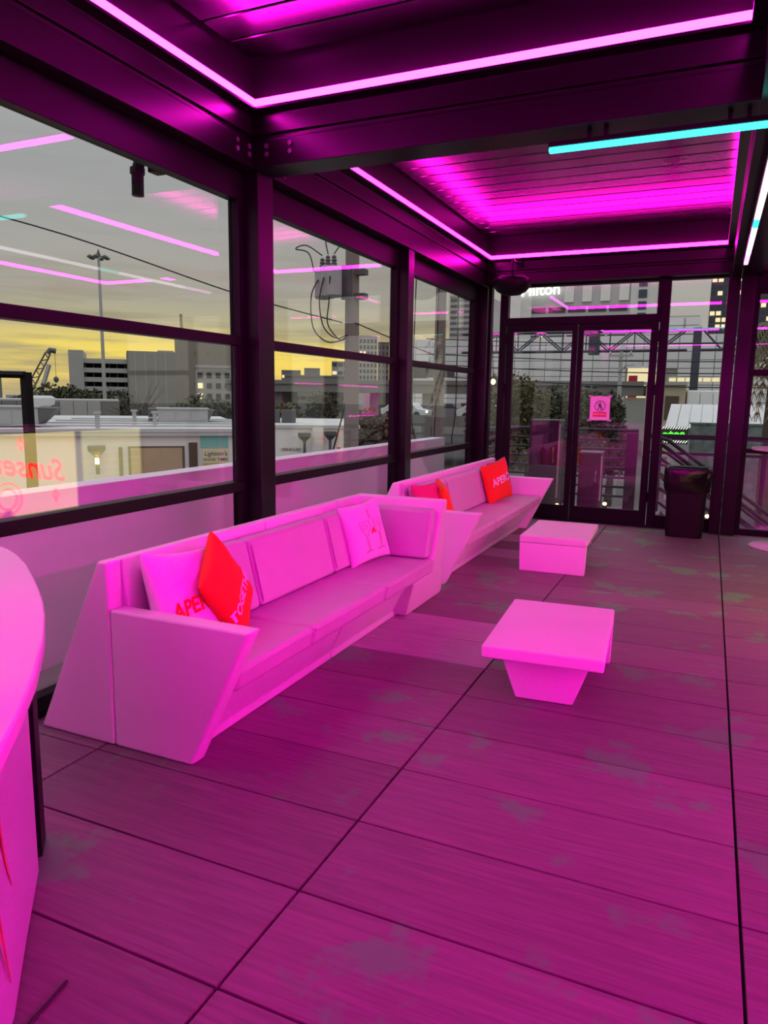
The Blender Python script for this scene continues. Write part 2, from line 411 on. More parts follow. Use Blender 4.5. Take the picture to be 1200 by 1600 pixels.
# door wall
FY = (DY - .045, DY + .05)
def pane_x(parent, x0, x1, z0, z1, y=DY): return build('pane', B(x0, x1, y, y + .012, z0, z1), 'window_glass', parent)
w5 = thing('window_5', 'narrow fixed sidelight left of the double doors', 'window', (-2.51, DY, 0), kind='structure')
build('frame', MB().box(-2.60, -2.575, *FY, 0, 2.85), 'black_metal', w5); build('rail', B(-2.575, -2.465, *FY, 0, .12), 'black_metal', w5)
pane_x(w5, -2.575, -2.465, .12, 2.83)
d1 = thing('door_1', 'black framed glass double doors in the far wall', 'door', (-1.5, DY, 0), kind='structure')
build('jamb', B(-2.465, -2.385, *FY, 0, 2.85), 'black_metal', d1, bevel=.006)
build('jamb', B(-.60, -.504, *FY, 0, 2.85), 'black_metal', d1, bevel=.006)
build('header', B(-2.385, -.60, *FY, 2.375, 2.465), 'black_metal', d1, bevel=.006)
build('transom_frame', B(-2.385, -2.365, *FY, 2.465, 2.85), 'black_metal', d1); build('transom_frame', B(-.64, -.60, *FY, 2.465, 2.85), 'black_metal', d1)
build('transom_frame', B(-2.365, -.64, *FY, 2.825, 2.85), 'black_metal', d1)
pane_x(d1, -2.365, -.64, 2.465, 2.825)
build('threshold', B(-2.385, -.60, DY - .06, DY + .06, 0, .02), 'black_metal', d1)
for (a, b, ga, gb, hx) in ((-2.375, -1.515, -2.293, -1.577, -1.55), (-1.505, -.61, -1.445, -.690, -1.47)):
    lf = build('door_leaf', MB().box(a, ga, DY - .03, DY + .03, .025, 2.37).box(gb, b, DY - .03, DY + .03, .025, 2.37).box(ga, gb, DY - .03, DY + .03, .025, .19).box(ga, gb, DY - .03, DY + .03, 2.30, 2.37), 'black_metal', d1, bevel=.004)
    pane_x(lf, ga, gb, .19, 2.30)
    build('handle', MB().tube([(hx, DY - .03, .98), (hx, DY - .075, .98), (hx, DY - .075, 1.10), (hx, DY - .03, 1.10)], .009, 8), 'black_metal', lf)
    hxx = a if a < -2 else b
    for z in (.30, 1.55, 2.15):
        build('hinge', MB().tube([(hxx, DY - .05, z), (hxx, DY - .05, z + .12)], .014, 10), 'black_metal', lf)
w6 = thing('window_6', 'tall fixed window behind the black bin', 'window', (-.22, DY, 0), kind='structure')
build('rail', B(-.504, .075, *FY, 0, .15), 'black_metal', w6, bevel=.004); build('head', B(-.504, .075, *FY, 2.83, 2.85), 'black_metal', w6)
pane_x(w6, -.504, .075, .15, 2.83)
def sash_window_x(n, x0, x1, label):
    w = thing('window_%d' % n, label, 'window', ((x0 + x1) / 2, DY, 0), kind='structure')
    build('head', B(x0 - .055, x1 + .055, *FY, 2.64, 2.85), 'black_metal', w, bevel=.004)
    build('stile', B(x0 - .055, x0, *FY, 0, 2.64), 'black_metal', w, bevel=.004); build('stile', B(x1, x1 + .055, *FY, 0, 2.64), 'black_metal', w, bevel=.004)
    build('sill', B(x0, x1, *FY, 0, .07), 'black_metal', w); build('lower_rail', B(x0, x1, *FY, .925, .975), 'black_metal', w, bevel=.004)
    build('meeting_rail', B(x0, x1, *FY, 1.77, 1.84), 'black_metal', w, bevel=.004)
    for z0, z1 in ((.07, .925), (.975, 1.77), (1.84, 2.64)): pane_x(w, x0, x1, z0, z1)
sash_window_x(7, .40, 1.72, 'black sash window at the right edge with the palm beyond')
sash_window_x(8, 1.83, 3.09, 'black sash window in the far right corner')
wr = build('wall_right', B(3.33, 3.45, -5.9, 9.12, 0, 3.46), 'black_metal'); tag(wr, 'dark panelled wall on the right of the room', 'wall', kind='structure')
wb = build('wall_back', B(-2.80, 3.33, -5.90, -5.80, 0, 3.46), 'black_metal'); tag(wb, 'dark wall behind the camera', 'wall', kind='structure')
wl = build('wall_left', B(-2.80, -2.70, -5.80, -1.10, 0, 2.82), 'black_metal'); tag(wl, 'dark wall left of the camera', 'wall', kind='structure')
def wall_led(label, mb):
    tag(build('wall_led', mb, 'led_wall'), label, 'light strip', 'LED lines on the walls')
wall_led('added magenta light band on the wall behind the camera', B(-2.4, 3.0, -5.799, -5.775, 3.20, 3.36))  # unseen band added to brighten the sofa's end panel
for k, z in enumerate((.95, 1.75, 2.45)):
    n = ('lowest', 'middle', 'highest')[k]
    wall_led(n + ' horizontal magenta LED line on the right wall', B(3.305, 3.329, -1.0, 4.4, z, z + .04))

# ------------------------------------------------------------------ hanging light tubes
def tube_light(name, label, segs, axis, lo, hi, fixed, z, mounts):
    r = thing(name, label, 'light', ((lo + hi) / 2 if axis == 'x' else fixed, fixed if axis == 'x' else (lo + hi) / 2, z))
    def bx(a, b, w, z0, z1):
        return B(a, b, fixed - w, fixed + w, z0, z1) if axis == 'x' else B(fixed - w, fixed + w, a, b, z0, z1)
    build('channel', bx(lo, hi, .022, z + .025, z + .048), 'black_metal', r)
    for a, b, m in segs: build('diffuser', bx(a, b, .018, z, z + .0245), m, r, bevel=.006)
    for q in mounts:
        for e in (-.05, .03): build('bracket', bx(q + e, q + e + .02, .02, z + .048, ZB - .001), 'black_metal', r)
    return r
tube_light('light_tube', 'teal light tube hung under the cross beam', [(-.86, .148, 'tube_teal')], 'x', -.862, .150, 3.97, 2.735, [-.62, .02])
tube_light('light_tube', 'white and cyan light tube under the beam running to the far post', [(7.02, 7.50, 'tube_violet'), (5.98, 7.018, 'tube_white'), (5.72, 5.978, 'tube_cyan'), (4.20, 5.718, 'tube_white'), (1.5, 4.198, 'tube_violet')], 'y', 1.5, 7.502, .19, 2.70, [2.2, 5.0, 7.2])

# ================================================================== SOFAS
XB0, XB1 = -2.64, -2.26          # foot and top of the sloping back
def cushion(parent, name, verts8, m='vinyl_white', bevel=.026, pip=True):
    """eight corners: bottom 4 then top 4, both anticlockwise"""
    mb = MB().add(verts8, [(0, 3, 2, 1), (4, 5, 6, 7), (0, 1, 5, 4), (1, 2, 6, 5), (2, 3, 7, 6), (3, 0, 4, 7)])
    o = build(name, mb, m, parent, bevel=bevel, seg=4)
    return o
def seat_cushion(parent, y0, y1, dx):
    x0, x1 = -2.10 + dx, -1.645 + dx
    c = cushion(parent, 'seat_cushion', [(x0, y0, .30), (x1, y0, .30), (x1, y1, .30), (x0, y1, .30), (x0, y0, .405), (x1 + .015, y0, .405), (x1 + .015, y1, .405), (x0, y1, .405)])
    pts = [(x1 + .011, y0 + .012, .384), (x1 + .011, y1 - .012, .384)]
    build('piping', MB().tube(pts, .005, 6), 'piping_white', c)
    return c
def back_cushion(parent, y0, y1, dx):
    def X(z, o): return -2.105 + dx - (z - .41) * .22 + o
    zb, zt = .41, .755
    c = cushion(parent, 'back_cushion', [(X(zb, -.01), y0, zb), (X(zb, .085), y0, zb), (X(zb, .085), y1, zb), (X(zb, -.01), y1, zb),
                                     (X(zt, -.01), y0, zt), (X(zt, .075), y0, zt), (X(zt, .075), y1, zt), (X(zt, -.01), y1, zt)])
    build('piping', MB().tube([(X(zb + .03, .087), y0 + .014, zb + .03), (X(zt - .03, .079), y0 + .014, zt - .03)], .005, 6), 'piping_white', c)
    return c
BODY = [(XB0, 0), (XB1, .80), (-2.205, .80), (-2.14, .30), (-1.70, .30), (-1.868, .05), (-1.868, 0)]
def sl(y, k): return lambda p: y + (max(0, .30 - p[1]) * k if p[0] > -2.1 else 0)
def end_arm(parent, ya, yb, dx):
    back = [(XB0, 0), (XB1, .80), (-2.205, .80), (-2.205, 0)]
    arm = [(-2.2035, 0), (-2.2035, .60), (-1.512, .60), (-1.80, 0)]
    sh = lambda P: [(p[0] + dx, p[1]) for p in P]
    build('back_end_panel', MB().prism(sh(back), 'y', ya, yb), 'poly_white', parent, bevel=.014, seg=3)
    build('arm_panel', MB().prism(sh(arm), 'y', ya, yb), 'poly_white', parent, bevel=.014, seg=3)
def sofa_near():
    s = thing('sofa', 'long white lounge sofa with a raised end, nearest the counter', 'sofa', (-2.1, 3.6, 0), 'white faceted sofas along the windows')
    end_arm(s, 2.18, 2.265, 0)
    build('base_module', MB().prism(BODY, 'y', 2.2655, sl(3.345, .55)), 'poly_white', s, bevel=.012, seg=3)
    build('base_module', MB().prism(BODY, 'y', sl(3.349, .55), sl(4.20, .75)), 'poly_white', s, bevel=.012, seg=3)
    build('base_module', MB().prism(BODY, 'y', sl(4.204, .75), 4.56), 'poly_white', s, bevel=.012, seg=3)
    # raised end: leans like the back, its front face leans like the arms
    def xf(z): return -1.80 + .467 * z if z <= .30 else -1.66 + (z - .30) * .13
    def xb(z): return XB0 + (XB1 - XB0) * z / .80
    P = [(4.45, 0), (5.13, 0), (5.13, .03), (4.66, .80), (4.585, .80), (4.555, .42), (4.50, .30), (4.23, .30)]
    n = len(P)
    fv = [(xf(z), y, z) for y, z in P]; bv = [(xb(z) + .001, y, z) for y, z in P]
    bv[-1] = (-1.90, 4.23, .30); bv[0] = (-1.95, 4.45, 0)
    mb = MB().add(fv + bv, [(0, 1, 2, 5, 6), (2, 3, 4, 5), (0, 6, 7), tuple(range(2 * n - 1, n - 1, -1))] + [(i, (i + 1) % n, n + (i + 1) % n, n + i) for i in range(n)])
    build('raised_end', mb, 'poly_white', s, bevel=.012, seg=3)
    for a, b in ((2.275, 2.885), (2.892, 3.735), (3.742, 4.545)): seat_cushion(s, a, b, 0)
    for a, b in ((2.34, 3.03), (3.04, 3.84), (3.85, 4.44)): back_cushion(s, a, b, 0)
    c = cushion(s, 'end_cushion', [(-2.13, 4.455, .41), (-1.665, 4.455, .41), (-1.665, 4.55, .41), (-2.13, 4.55, .41), (-2.18, 4.475, .745), (-1.635, 4.475, .745), (-1.635, 4.575, .745), (-2.18, 4.575, .745)])
    build('piping', MB().tube([(-2.15, 4.476, .72), (-1.66, 4.476, .72), (-1.675, 4.458, .44)], .004, 6), 'piping_white', c)
    return s
def sofa_far():
    dx = -.05
    s = thing('sofa', 'long white lounge sofa with two low arms, beside the double doors', 'sofa', (-2.15, 6.85, 0), 'white faceted sofas along the windows')
    end_arm(s, 5.36, 5.445, dx); end_arm(s, 8.20, 8.285, dx)
    bd = [(p[0] + dx, p[1]) for p in BODY]
    for a, b in ((5.4455, sl(6.42, .5)), (sl(6.424, .5), sl(7.36, .5)), (sl(7.364, .5), 8.1995)):
        build('base_module', MB().prism(bd, 'y', a, b), 'poly_white', s, bevel=.012, seg=3)
    for a, b in ((5.455, 6.30), (6.307, 7.25), (7.257, 8.19)): seat_cushion(s, a, b, dx)
    for a, b in ((5.50, 6.22), (6.23, 7.22), (7.23, 8.12)): back_cushion(s, a, b, dx)
    return s
sofa_near(); sofa_far()

# ------------------------------------------------------------------ throw pillows
def pillow_h(u, v, T):
    a = max(0., 1 - u * u) * max(0., 1 - v * v)
    return T * (a ** .33) * (1 + .05 * math.sin(5 * u + 3 * v) + .04 * math.sin(9 * v - 4 * u))
def pillow(label, m, c, n, up, w, h, T=.055, group='throw pillows on the sofas'):
    n = Vector(n).normalized(); up = Vector(up); up = (up - n * up.dot(n)).normalized(); ex = up.cross(n)
    c = Vector(c)
    def P(u, v, side, lift=0.):
        x = u * w / 2 * (1 - .075 * (1 - v * v)); y = v * h / 2 * (1 - .075 * (1 - u * u))
        return c + ex * x + up * y + n * (side * (pillow_h(u, v, T) + lift))
    K = 20; mb = MB(); vs = []; fs = []
    ids = {}
    for side in (1, -1):
        for i in range(K + 1):
            for j in range(K + 1):
                edge = i in (0, K) or j in (0, K)
                key = (i, j, 0 if edge else side)
                if key not in ids:
                    u = math.sin((2 * i / K - 1) * math.pi / 2); v = math.sin((2 * j / K - 1) * math.pi / 2)
                    ids[key] = len(vs); vs.append(P(u, v, side))
        for i in range(K):
            for j in range(K):
                q = []
                for (a, b) in ((i, j), (i + 1, j), (i + 1, j + 1), (i, j + 1)):
                    q.append(ids[(a, b, 0 if a in (0, K) or b in (0, K) else side)])
                fs.append(tuple(q if side == 1 else q[::-1]))
    mb.add(vs, fs)
    o = build('throw_pillow', mb, m, smooth=True); tag(o, label, 'pillow', group)
    seam = [P(math.sin(t), math.cos(t), 1) for t in []]
    def map2(x, y, lift=.004):
        u = 2 * x / w; v = 2 * y / h
        return P(max(-.98, min(.98, u)), max(-.98, min(.98, v)), 1, lift)
    return o, map2
def pillow_text(o, map2, body, size, cx, cy, m, name='lettering', rot=0., bend=0., **k):
    vs, fs = text_mesh(body, size, **k); ca, sa = math.cos(rot), math.sin(rot)
    # finer faces so the print follows the bulge
    bm = bmesh.new(); bv = [bm.verts.new(v) for v in vs]
    for f in fs:
        try: bm.faces.new([bv[i] for i in f])
        except ValueError: pass
    bmesh.ops.triangulate(bm, faces=bm.faces)
    bmesh.ops.subdivide_edges(bm, edges=[e for e in bm.edges if e.calc_length() > size * .3], cuts=1)
    bm.verts.index_update(); out = [tuple(v.co) for v in bm.verts]; ff = [tuple(v.index for v in f.verts) for f in bm.faces]; bm.free()
    mb = MB().add([map2(cx + ca * x - sa * (y + bend * x * x), cy + sa * x + ca * (y + bend * x * x)) for x, y, z in out], ff)
    return build(name, mb, m, o)
p, f2 = pillow('white pillow with red lettering, leaning behind the red pillow', 'fabric_white', (-2.035, 2.455, .610), (.93, .02, .36), (-.3, .12, 1), .43, .42, .06)
pillow_text(p, f2, 'APEROL', .104, .020, -.050, 'ink_red', shear=.1, bold=.003, rot=.15)
p, f2 = pillow('tilted red pillow with white lettering, beside the near arm', 'fabric_red', (-1.975, 2.675, .600), (.92, .26, .32), (-.06, -.46, .62), .36, .42, .062)
pillow_text(p, f2, 'TOGETHER', .075, -.0, -.05, 'ink_white', rot=.0, bold=.002)
p, f2 = pillow('white pillow printed with wine glasses, at the raised end', 'fabric_white', (-2.005, 4.20, .610), (.93, -.34, .24), (-.2, -.06, 1), .36, .40, .06)
pillow_text(p, f2, 'A', .055, .03, .0, 'ink_red', bold=.003)
def glasses(o, f2):
    L = []
    for cx in (-.035, .085):
        q = .042
        L.append([(cx - q, .075), (cx + q, .075), (cx + q * .95, .03), (cx + .016, -.015), (cx + .006, -.03), (cx + .006, -.125), (cx + .035, -.135), (cx - .035, -.135), (cx - .006, -.125), (cx - .006, -.03), (cx - .016, -.015), (cx - q * .95, .03), (cx - q, .075)])
        L.append([(cx - .03, .05), (cx, .058), (cx + .02, .035), (cx - .01, .02), (cx - .03, .035)])
    L.append([(.015, .15), (.035, .15), (.033, .135), (.03, .12), (.032, .085)]); L.append([(.015, .15), (.018, .135), (.02, .12), (.018, .085)])
    mb = MB()
    for l in L:
        pts = []
        for a, b in zip(l[:-1], l[1:]):
            for t in range(4): pts.append(f2(a[0] + (b[0] - a[0]) * t / 4, a[1] + (b[1] - a[1]) * t / 4, .002))
        pts.append(f2(*l[-1], .002)); mb.tube(pts, .0011, 4)
    build('line_drawing', mb, 'ink_brown', o)
glasses(p, f2)
pillow('magenta pillow at the near arm of the far sofa', 'fabric_magenta', (-2.07, 5.56, .600), (.90, -.20, .22), (-.2, .05, 1), .38, .38, .06)
pillow('orange pillow half hidden beside the magenta one on the far sofa', 'fabric_orange', (-2.02, 5.83, .585), (.86, .44, .24), (-.1, -.2, 1), .36, .38, .06)
p, f2 = pillow('bright red pillow with white lettering on the far sofa', 'fabric_red', (-2.01, 7.46, .615), (.92, -.34, .20), (-.15, -.10, 1), .44, .42, .062)
pillow_text(p, f2, 'APEROL', .115, .045, .015, 'ink_white', shear=.1, bold=.003, rot=.07)
pillow('magenta pillow tucked behind the bright red one by the doors', 'fabric_magenta', (-2.08, 7.84, .610), (.95, -.22, .20), (-.15, -.1, 1), .42, .42, .058)

# ------------------------------------------------------------------ low tables
def low_table(label, c, rz, flip):
    t = thing('coffee_table', label, 'table', (c[0], c[1], 0), 'white low tables')
    t.rotation_euler = (0, 0, rz)
    s = -1 if flip else 1
    ox, oy = c
    def Bx(x0, x1, y0, y1, z0, z1): return MB().box(ox + x0, ox + x1, oy + min(s * y0, s * y1), oy + max(s * y0, s * y1), z0, z1)
    build('table_top', Bx(-.285, .285, -.445, .445, .25, .312), 'poly_white', t, bevel=.010, seg=3)
    # full-width waterfall leg at +y, tapered leg set in at -y
    yl = [(s * .445 + oy, .249), (s * .385 + oy, .249), (s * .395 + oy, 0), (s * .45 + oy, 0)]
    build('waterfall_leg', MB().prism(yl, 'x', lambda q: ox - .285 + (.25 - q[1]) * .03, lambda q: ox + .285 - (.25 - q[1]) * .03), 'poly_white', t, bevel=.008, seg=2)
    tp = [(ox - .225, .249), (ox + .225, .249), (ox + .14, 0), (ox - .14, 0)]
    ya, yb = oy + s * -.30, oy + s * -.20
    build('tapered_leg', MB().prism(tp, 'y', lambda q: ya + s * (.25 - q[1]) * .12, lambda q: yb + s * (.25 - q[1]) * .12), 'poly_white', t, bevel=.008, seg=2)
    return t
low_table('white low table in the open floor, tapered leg facing the camera', (-.665, 3.71), .065, False)
low_table('white low table in front of the far sofa, full-width leg facing the camera', (-1.165, 6.615), .03, True)

# ------------------------------------------------------------------ white counter, left foreground
def counter():
    s = thing('bar_counter', 'glossy white curved counter at the left edge', 'counter', (-1.75, .6, 0))
    edge = [(-2.36, 1.735), (-2.24, 1.73), (-2.165, 1.705), (-2.06, 1.655), (-1.925, 1.575), (-1.785, 1.480), (-1.64, 1.378), (-1.53, 1.295), (-1.44, 1.22), (-1.29, 1.085), (-1.15, .945), (-1.03, .81), (-.92, .68), (-.82, .53), (-.75, .36), (-.72, .18), (-.75, .0), (-.85, -.16), (-1.05, -.28), (-1.4, -.34), (-2.36, -.34)]
    build('counter_top', MB().prism(edge, 'z', .91, .95), 'counter_white', s, bevel=.008, seg=3)
    path = [(-1.80, 1.445), (-1.60, 1.235), (-1.40, 1.03), (-1.24, .82), (-1.12, .60), (-1.06, .36), (-1.08, .12), (-1.2, -.08)]
    mb = MB(); n = len(path)
    inner = [(x - .03, y - .03) for x, y in path]
    mb.prism(path + inner[::-1], 'z', 0.01, .909)
    fp = build('front_panel', mb, 'panel_white', s, bevel=.004)
    mb = MB()
    for (sx, z0, z1, wd) in ((.30, .30, .64, .016), (.40, .12, .60, .02), (.62, .20, .70, .02)):
        a = Vector((path[1][0], path[1][1], 0)); b = Vector((path[2][0], path[2][1], 0)); d = (b - a).normalized(); nn = Vector((-d.y, d.x, 0)) * -1
        if nn.dot(Vector((1, 1, 0))) < 0: nn = -nn
        pts = []
        for i in range(9):
            t = i / 8; q = a + d * (sx + .10 * math.sin(t * 2.2) - .1) + nn * .002; pts.append((q + Vector((0, 0, z0 + (z1 - z0) * t)), wd * math.sin(math.pi * (t * .9 + .05))))
        vs = []; fs = []
        for i, (q, w_) in enumerate(pts): vs += [q - d * w_ / 2, q + d * w_ / 2, q - d * w_ / 2 + nn * .001, q + d * w_ / 2 + nn * .001]
        for i in range(8): k = i * 4; fs += [(k, k + 1, k + 5, k + 4), (k + 2, k + 6, k + 7, k + 3), (k, k + 4, k + 6, k + 2), (k + 1, k + 3, k + 7, k + 5)]
        mb.add(vs, fs)
    build('printed_stroke', mb, 'print_red', fp)
    build('support_post', MB().prism([(-1.93, 1.585), (-1.86, 1.51), (-1.90, 1.47), (-1.97, 1.545)], 'z', 0, .909), 'black_metal', s, bevel=.004)
    build('back_panel', B(-2.30, -2.27, -.25, 1.60, .01, .909), 'panel_white', s, bevel=.004)
    build('foot_rail', MB().tube([(-1.15, .30, .02), (-1.40, .55, .02)], .01, 8), 'black_metal', s)
    return s
counter()
tag(build('dark_line', MB().tube([(-1.383, 1.170, .005), (-1.378, 1.14, .005), (-1.371, 1.10, .005), (-1.364, 1.05, .005), (-1.352, .995, .005)], .0045, 6), 'rubber'), 'short thin dark line on the planks by the counter', 'dark_line')  # thin dark tube that draws a dark line on the planks

# ------------------------------------------------------------------ bin
def bin_():
    t = thing('trash_can', 'black bin lined with a folded-over black bag', 'trash can', (-.17, 8.66, 0))
    def ring(hw, hd, z, r=.06, n=6, wob=0., seed=0):
        rn = random.Random(seed); pts = []
        for (cx, cy, a0) in ((hw - r, hd - r, 0), (-hw + r, hd - r, 90), (-hw + r, -hd + r, 180), (hw - r, -hd + r, 270)):
            for k in range(n + 1):
                a = math.radians(a0 + 90 * k / n); w_ = 1 + rn.uniform(-wob, wob)
                pts.append((-.17 + (cx + r * math.cos(a)) * w_, 8.66 + (cy + r * math.sin(a)) * w_, z + rn.uniform(-wob, wob) * .25))
        return pts
    def loft(rings, cap0=True, cap1=True):
        mb = MB(); n = len(rings[0]); vs = [p for r in rings for p in r]
        fs = [(i * n + k, i * n + (k + 1) % n, (i + 1) * n + (k + 1) % n, (i + 1) * n + k) for i in range(len(rings) - 1) for k in range(n)]
        if cap0: fs.append(tuple(range(n - 1, -1, -1)))
        if cap1: fs.append(tuple((len(rings) - 1) * n + k for k in range(n)))
        return mb.add(vs, fs)
    build('can', loft([ring(.185, .16, 0), ring(.19, .165, .03), ring(.215, .185, .70), ring(.215, .185, .72)]), mat('bin_plastic', (.007, .006, .007), .5, spec=.2), t, smooth=False, bevel=.004)
    zs = [(.50, .219, .189, .02), (.53, .226, .196, .05), (.58, .228, .198, .06), (.64, .233, .203, .06), (.70, .238, .206, .05), (.75, .240, .208, .03), (.77, .232, .200, .03), (.745, .205, .175, .02), (.60, .200, .170, .02)]
    build('bin_bag', loft([ring(a, b, z, wob=w_, seed=i + 3) for i, (z, a, b, w_) in enumerate(zs)], False, True), mat('bag_plastic', (.006, .005, .006), .25, spec=.35, bump=.6, bscale=14), t, smooth=True)
    hd = MB().tube([(-.385, 8.60, .60), (-.425, 8.60, .615), (-.425, 8.70, .615), (-.385, 8.70, .60)], .010, 8)
    build('handle', hd, 'rubber', t)
bin_()

# ------------------------------------------------------------------ pendant speaker, round table, pipe, door notice
def speaker():
    c = (-2.20, 8.50, 2.66)
    s = thing('pendant_speaker', 'round black pendant speaker in the corner above the doors', 'speaker', c)
    build('bowl', MB().lathe([(.02, 0), (.10, .012), (.17, .05), (.21, .10), (.222, .15), (.21, .185), (.17, .20)], c, 28), 'black_metal', s, smooth=True)
    build('cap', MB().lathe([(.155, .201), (.15, .215), (.10, .225), (.03, .228)], c, 28), 'beam_metal', s, smooth=True)
    build('hanger', MB().tube([(c[0], c[1], c[2] + .228), (c[0], c[1], c[2] + .40), (c[0], 8.80, c[2] + .40)], .012, 8), 'black_metal', s)
    build('mount', B(c[0] - .04, c[0] + .04, 8.80, 8.839, c[2] + .36, c[2] + .44), 'black_metal', s)
speaker()
def round_table():
    c = (.80, 8.40, 0)
    t = thing('pedestal_table', 'round pedestal table cut off by the right edge', 'table', c)
    build('base', MB().lathe([(.33, 0), (.335, .008), (.32, .016), (.05, .026)], c, 40), 'counter_white', t, smooth=False)
    build('pole', MB().lathe([(.032, .024), (.032, 1.00)], c, 16), 'counter_white', t)
    build('top', MB().lathe([(.37, 1.0), (.385, 1.008), (.385, 1.02), (.37, 1.028)], c, 40), 'counter_white', t)
round_table()
def downpipe():
    t = thing('drain_pipe', 'dark elbowed drain pipe hanging outside the near window', 'pipe', (-3.0, 3.33, 2.57))
    build('elbow', MB().tube([(-2.80, 3.40, 2.80), (-2.93, 3.36, 2.785), (-2.985, 3.33, 2.755), (-3.0, 3.325, 2.70), (-3.0, 3.322, 2.57)], .034, 12), 'black_metal', t, smooth=True)
    build('collar', MB().tube([(-3.0, 3.325, 2.715), (-3.0, 3.324, 2.685)], .041, 12), 'black_metal', t)
    build('bracket', B(-2.96, -2.90, 3.36, 3.44, 2.70, 2.80), 'black_metal', t, bevel=.004)
downpipe()
def notice():
    y = DY - .002; x0, x1, z0, z1 = -1.325, -1.095, 1.245, 1.530
    n = thing('door_notice', 'white paper staff notice taped to the right door pane', 'sign', (-1.21, y, z0))
    mat('paper', (.85, .80, .83), .7); mat('ink_black', (.02, .02, .02), .7); mat('tape', (.55, .52, .52), .25)
    build('sheet', B(x0, x1, y - .003, y, z0, z1), 'paper', n)
    cx, cz = (x0 + x1) / 2, z1 - .115; R = .060
    mb = MB().tube([(cx + R * math.cos(2 * math.pi * k / 28), y - .004, cz + R * math.sin(2 * math.pi * k / 28)) for k in range(29)], .0035, 5)
    mb.tube([(cx - R * .72, y - .004, cz + R * .72), (cx + R * .72, y - .004, cz - R * .72)], .003, 5)
    build('ring_and_bar', mb, 'ink_black', n)
    q = MB().lathe([(.002, -.009), (.009, -.004), (.009, .004), (.002, .009)], (cx, y - .004, cz + .036), 10)
    T = lambda pts, r: q.tube([(cx + a, y - .004, cz + b) for a, b in pts], r, 6)
    T([(0, .022), (.001, -.006)], .008); T([(0, -.006), (.012, -.022), (.018, -.045)], .005); T([(0, -.006), (-.010, -.022), (-.020, -.044)], .005)
    T([(.002, .018), (.018, .006), (.022, -.008)], .004); T([(-.002, .018), (-.016, .008), (-.020, -.006)], .004)
    build('walking_figure', q, 'ink_black', n)
    b = build('red_band', B(x0 + .035, x1 - .035, y - .005, y - .0031, z0 + .042, z0 + .098), mat('band_red', (.75, .03, .06), .6), n)
    build('lettering', text_on(MB(), 'STAFF ONLY', .030, (cx, y - .0056, z0 + .070), Vector((1, 0, 0)), Vector((0, 0, 1)), Vector((0, -1, 0)), bold=.0008, spacing=.9), 'paper', b)
    for (a, c_) in ((x0, z0), (x1, z0), (x0, z1), (x1, z1)):
        build('tape', B(a - .022, a + .022, y - .0042, y - .0005, c_ - .012, c_ + .012), 'tape', n)
notice()

# ------------------------------------------------------------------ lit bar front on the right, seen in the window reflections
def bar_front():
    s = thing('lit_bar', 'bar counter with glowing yellow front panels, right of the frame', 'bar', (1.55, 6.2, 0))
    emit_mat('panel_glow', (1.0, .74, .26), 3.0); emit_mat('panel_glow_green', (1.0, .90, .34), 1.9)
    build('carcass', B(1.29, 1.85, 5.0, 7.4, 0, 1.06), 'black_metal', s); build('worktop', B(1.22, 1.90, 4.95, 7.45, 1.062, 1.11), 'counter_white', s, bevel=.006)
    p1 = build('front_panel', B(1.262, 1.288, 5.10, 6.24, .14, 1.04), 'panel_glow', s)
    p2 = build('front_panel', B(1.262, 1.288, 6.36, 7.30, .45, 1.04), 'panel_glow_green', s)
    mb = text_on(MB(), 'Sunset', .34, (1.258, 5.64, .66), Vector((0, -1, .18)), Vector((0, .1, 1)), Vector((-1, 0, 0)), shear=.35, bold=.008)
    build('neon_lettering', mb, 'neon_red', p1)
    for cy, cz, R in ((5.30, .36, .17), (5.30, .36, .11)):
        build('neon_ring', MB().tube([(1.252, cy + R * math.cos(2 * math.pi * k / 28), cz + R * math.sin(2 * math.pi * k / 28)) for k in range(29)], .010, 6), 'neon_red', p1)
    for cy, cz in ((5.92, .34), (5.50, .93)):
        build('neon_star', MB().tube([(1.252, cy + a, cz + b) for a, b in ((0, .08), (.02, .02), (.05, 0), (.02, -.02), (0, -.08), (-.02, -.02), (-.05, 0), (-.02, .02), (0, .08))], .008, 6), 'neon_red', p1)
    for k in range(6): build('light_line', B(1.256, 1.261, 6.38, 7.28, .50 + k * .09, .508 + k * .09), 'tube_white', p2)
bar_front()

# ================================================================== OUTSIDE
mat('asphalt', (.075, .072, .070), .9, 0, .25, .6)
mat('concrete', (.40, .39, .365), .85, 0, .10, .5)
mat('concrete_dark', (.21, .20, .185), .85, 0, .12, .4)
mat('stucco_white', (.88, .85, .80), .8, 0, .06, .8)
mat('roof_white', (.60, .59, .58), .8, 0, .10, .6)
mat('galv', (.42, .42, .41), .5, .3, .12, 2)
mat('galv_dark', (.11, .11, .11), .6, .2, .1, 2)
mat('dark_opening', (.035, .033, .03), .7)
mat('pane_dark', (.045, .050, .055), .15)
mat('brown', (.10, .065, .04), .7, 0, .15, 2)
mat('wood_pole', (.24, .21, .18), .85, 0, .18, 3, stretch=(1, 1, .1))
mat('leaf_dark', (.075, .082, .045), .8, 0, .5, 1.2)
mat('leaf_brown', (.150, .085, .040), .8, 0, .45, 1.2)
mat('leaf_olive', (.105, .100, .042), .8, 0, .5, 1.2)
mat('bark', (.07, .055, .045), .9, 0, .2, 4)
mat('steel_blue', (.055, .065, .085), .5, .2)
mat('purple_steel', (.030, .024, .036), .5, .0, spec=.25)
mat('facade_panel', (.90, .89, .88), .7, 0, .05, .2, rand=.06)
mat('hotel_white', (.90, .87, .83), .8, 0, .05, .1)
mat('hotel_grey', (.58, .56, .56), .8, 0, .05, .1)
mat('tower_blue', (.055, .075, .11), .25, .1)
mat('turquoise', (.20, .52, .46), .7, 0, .08, 2)
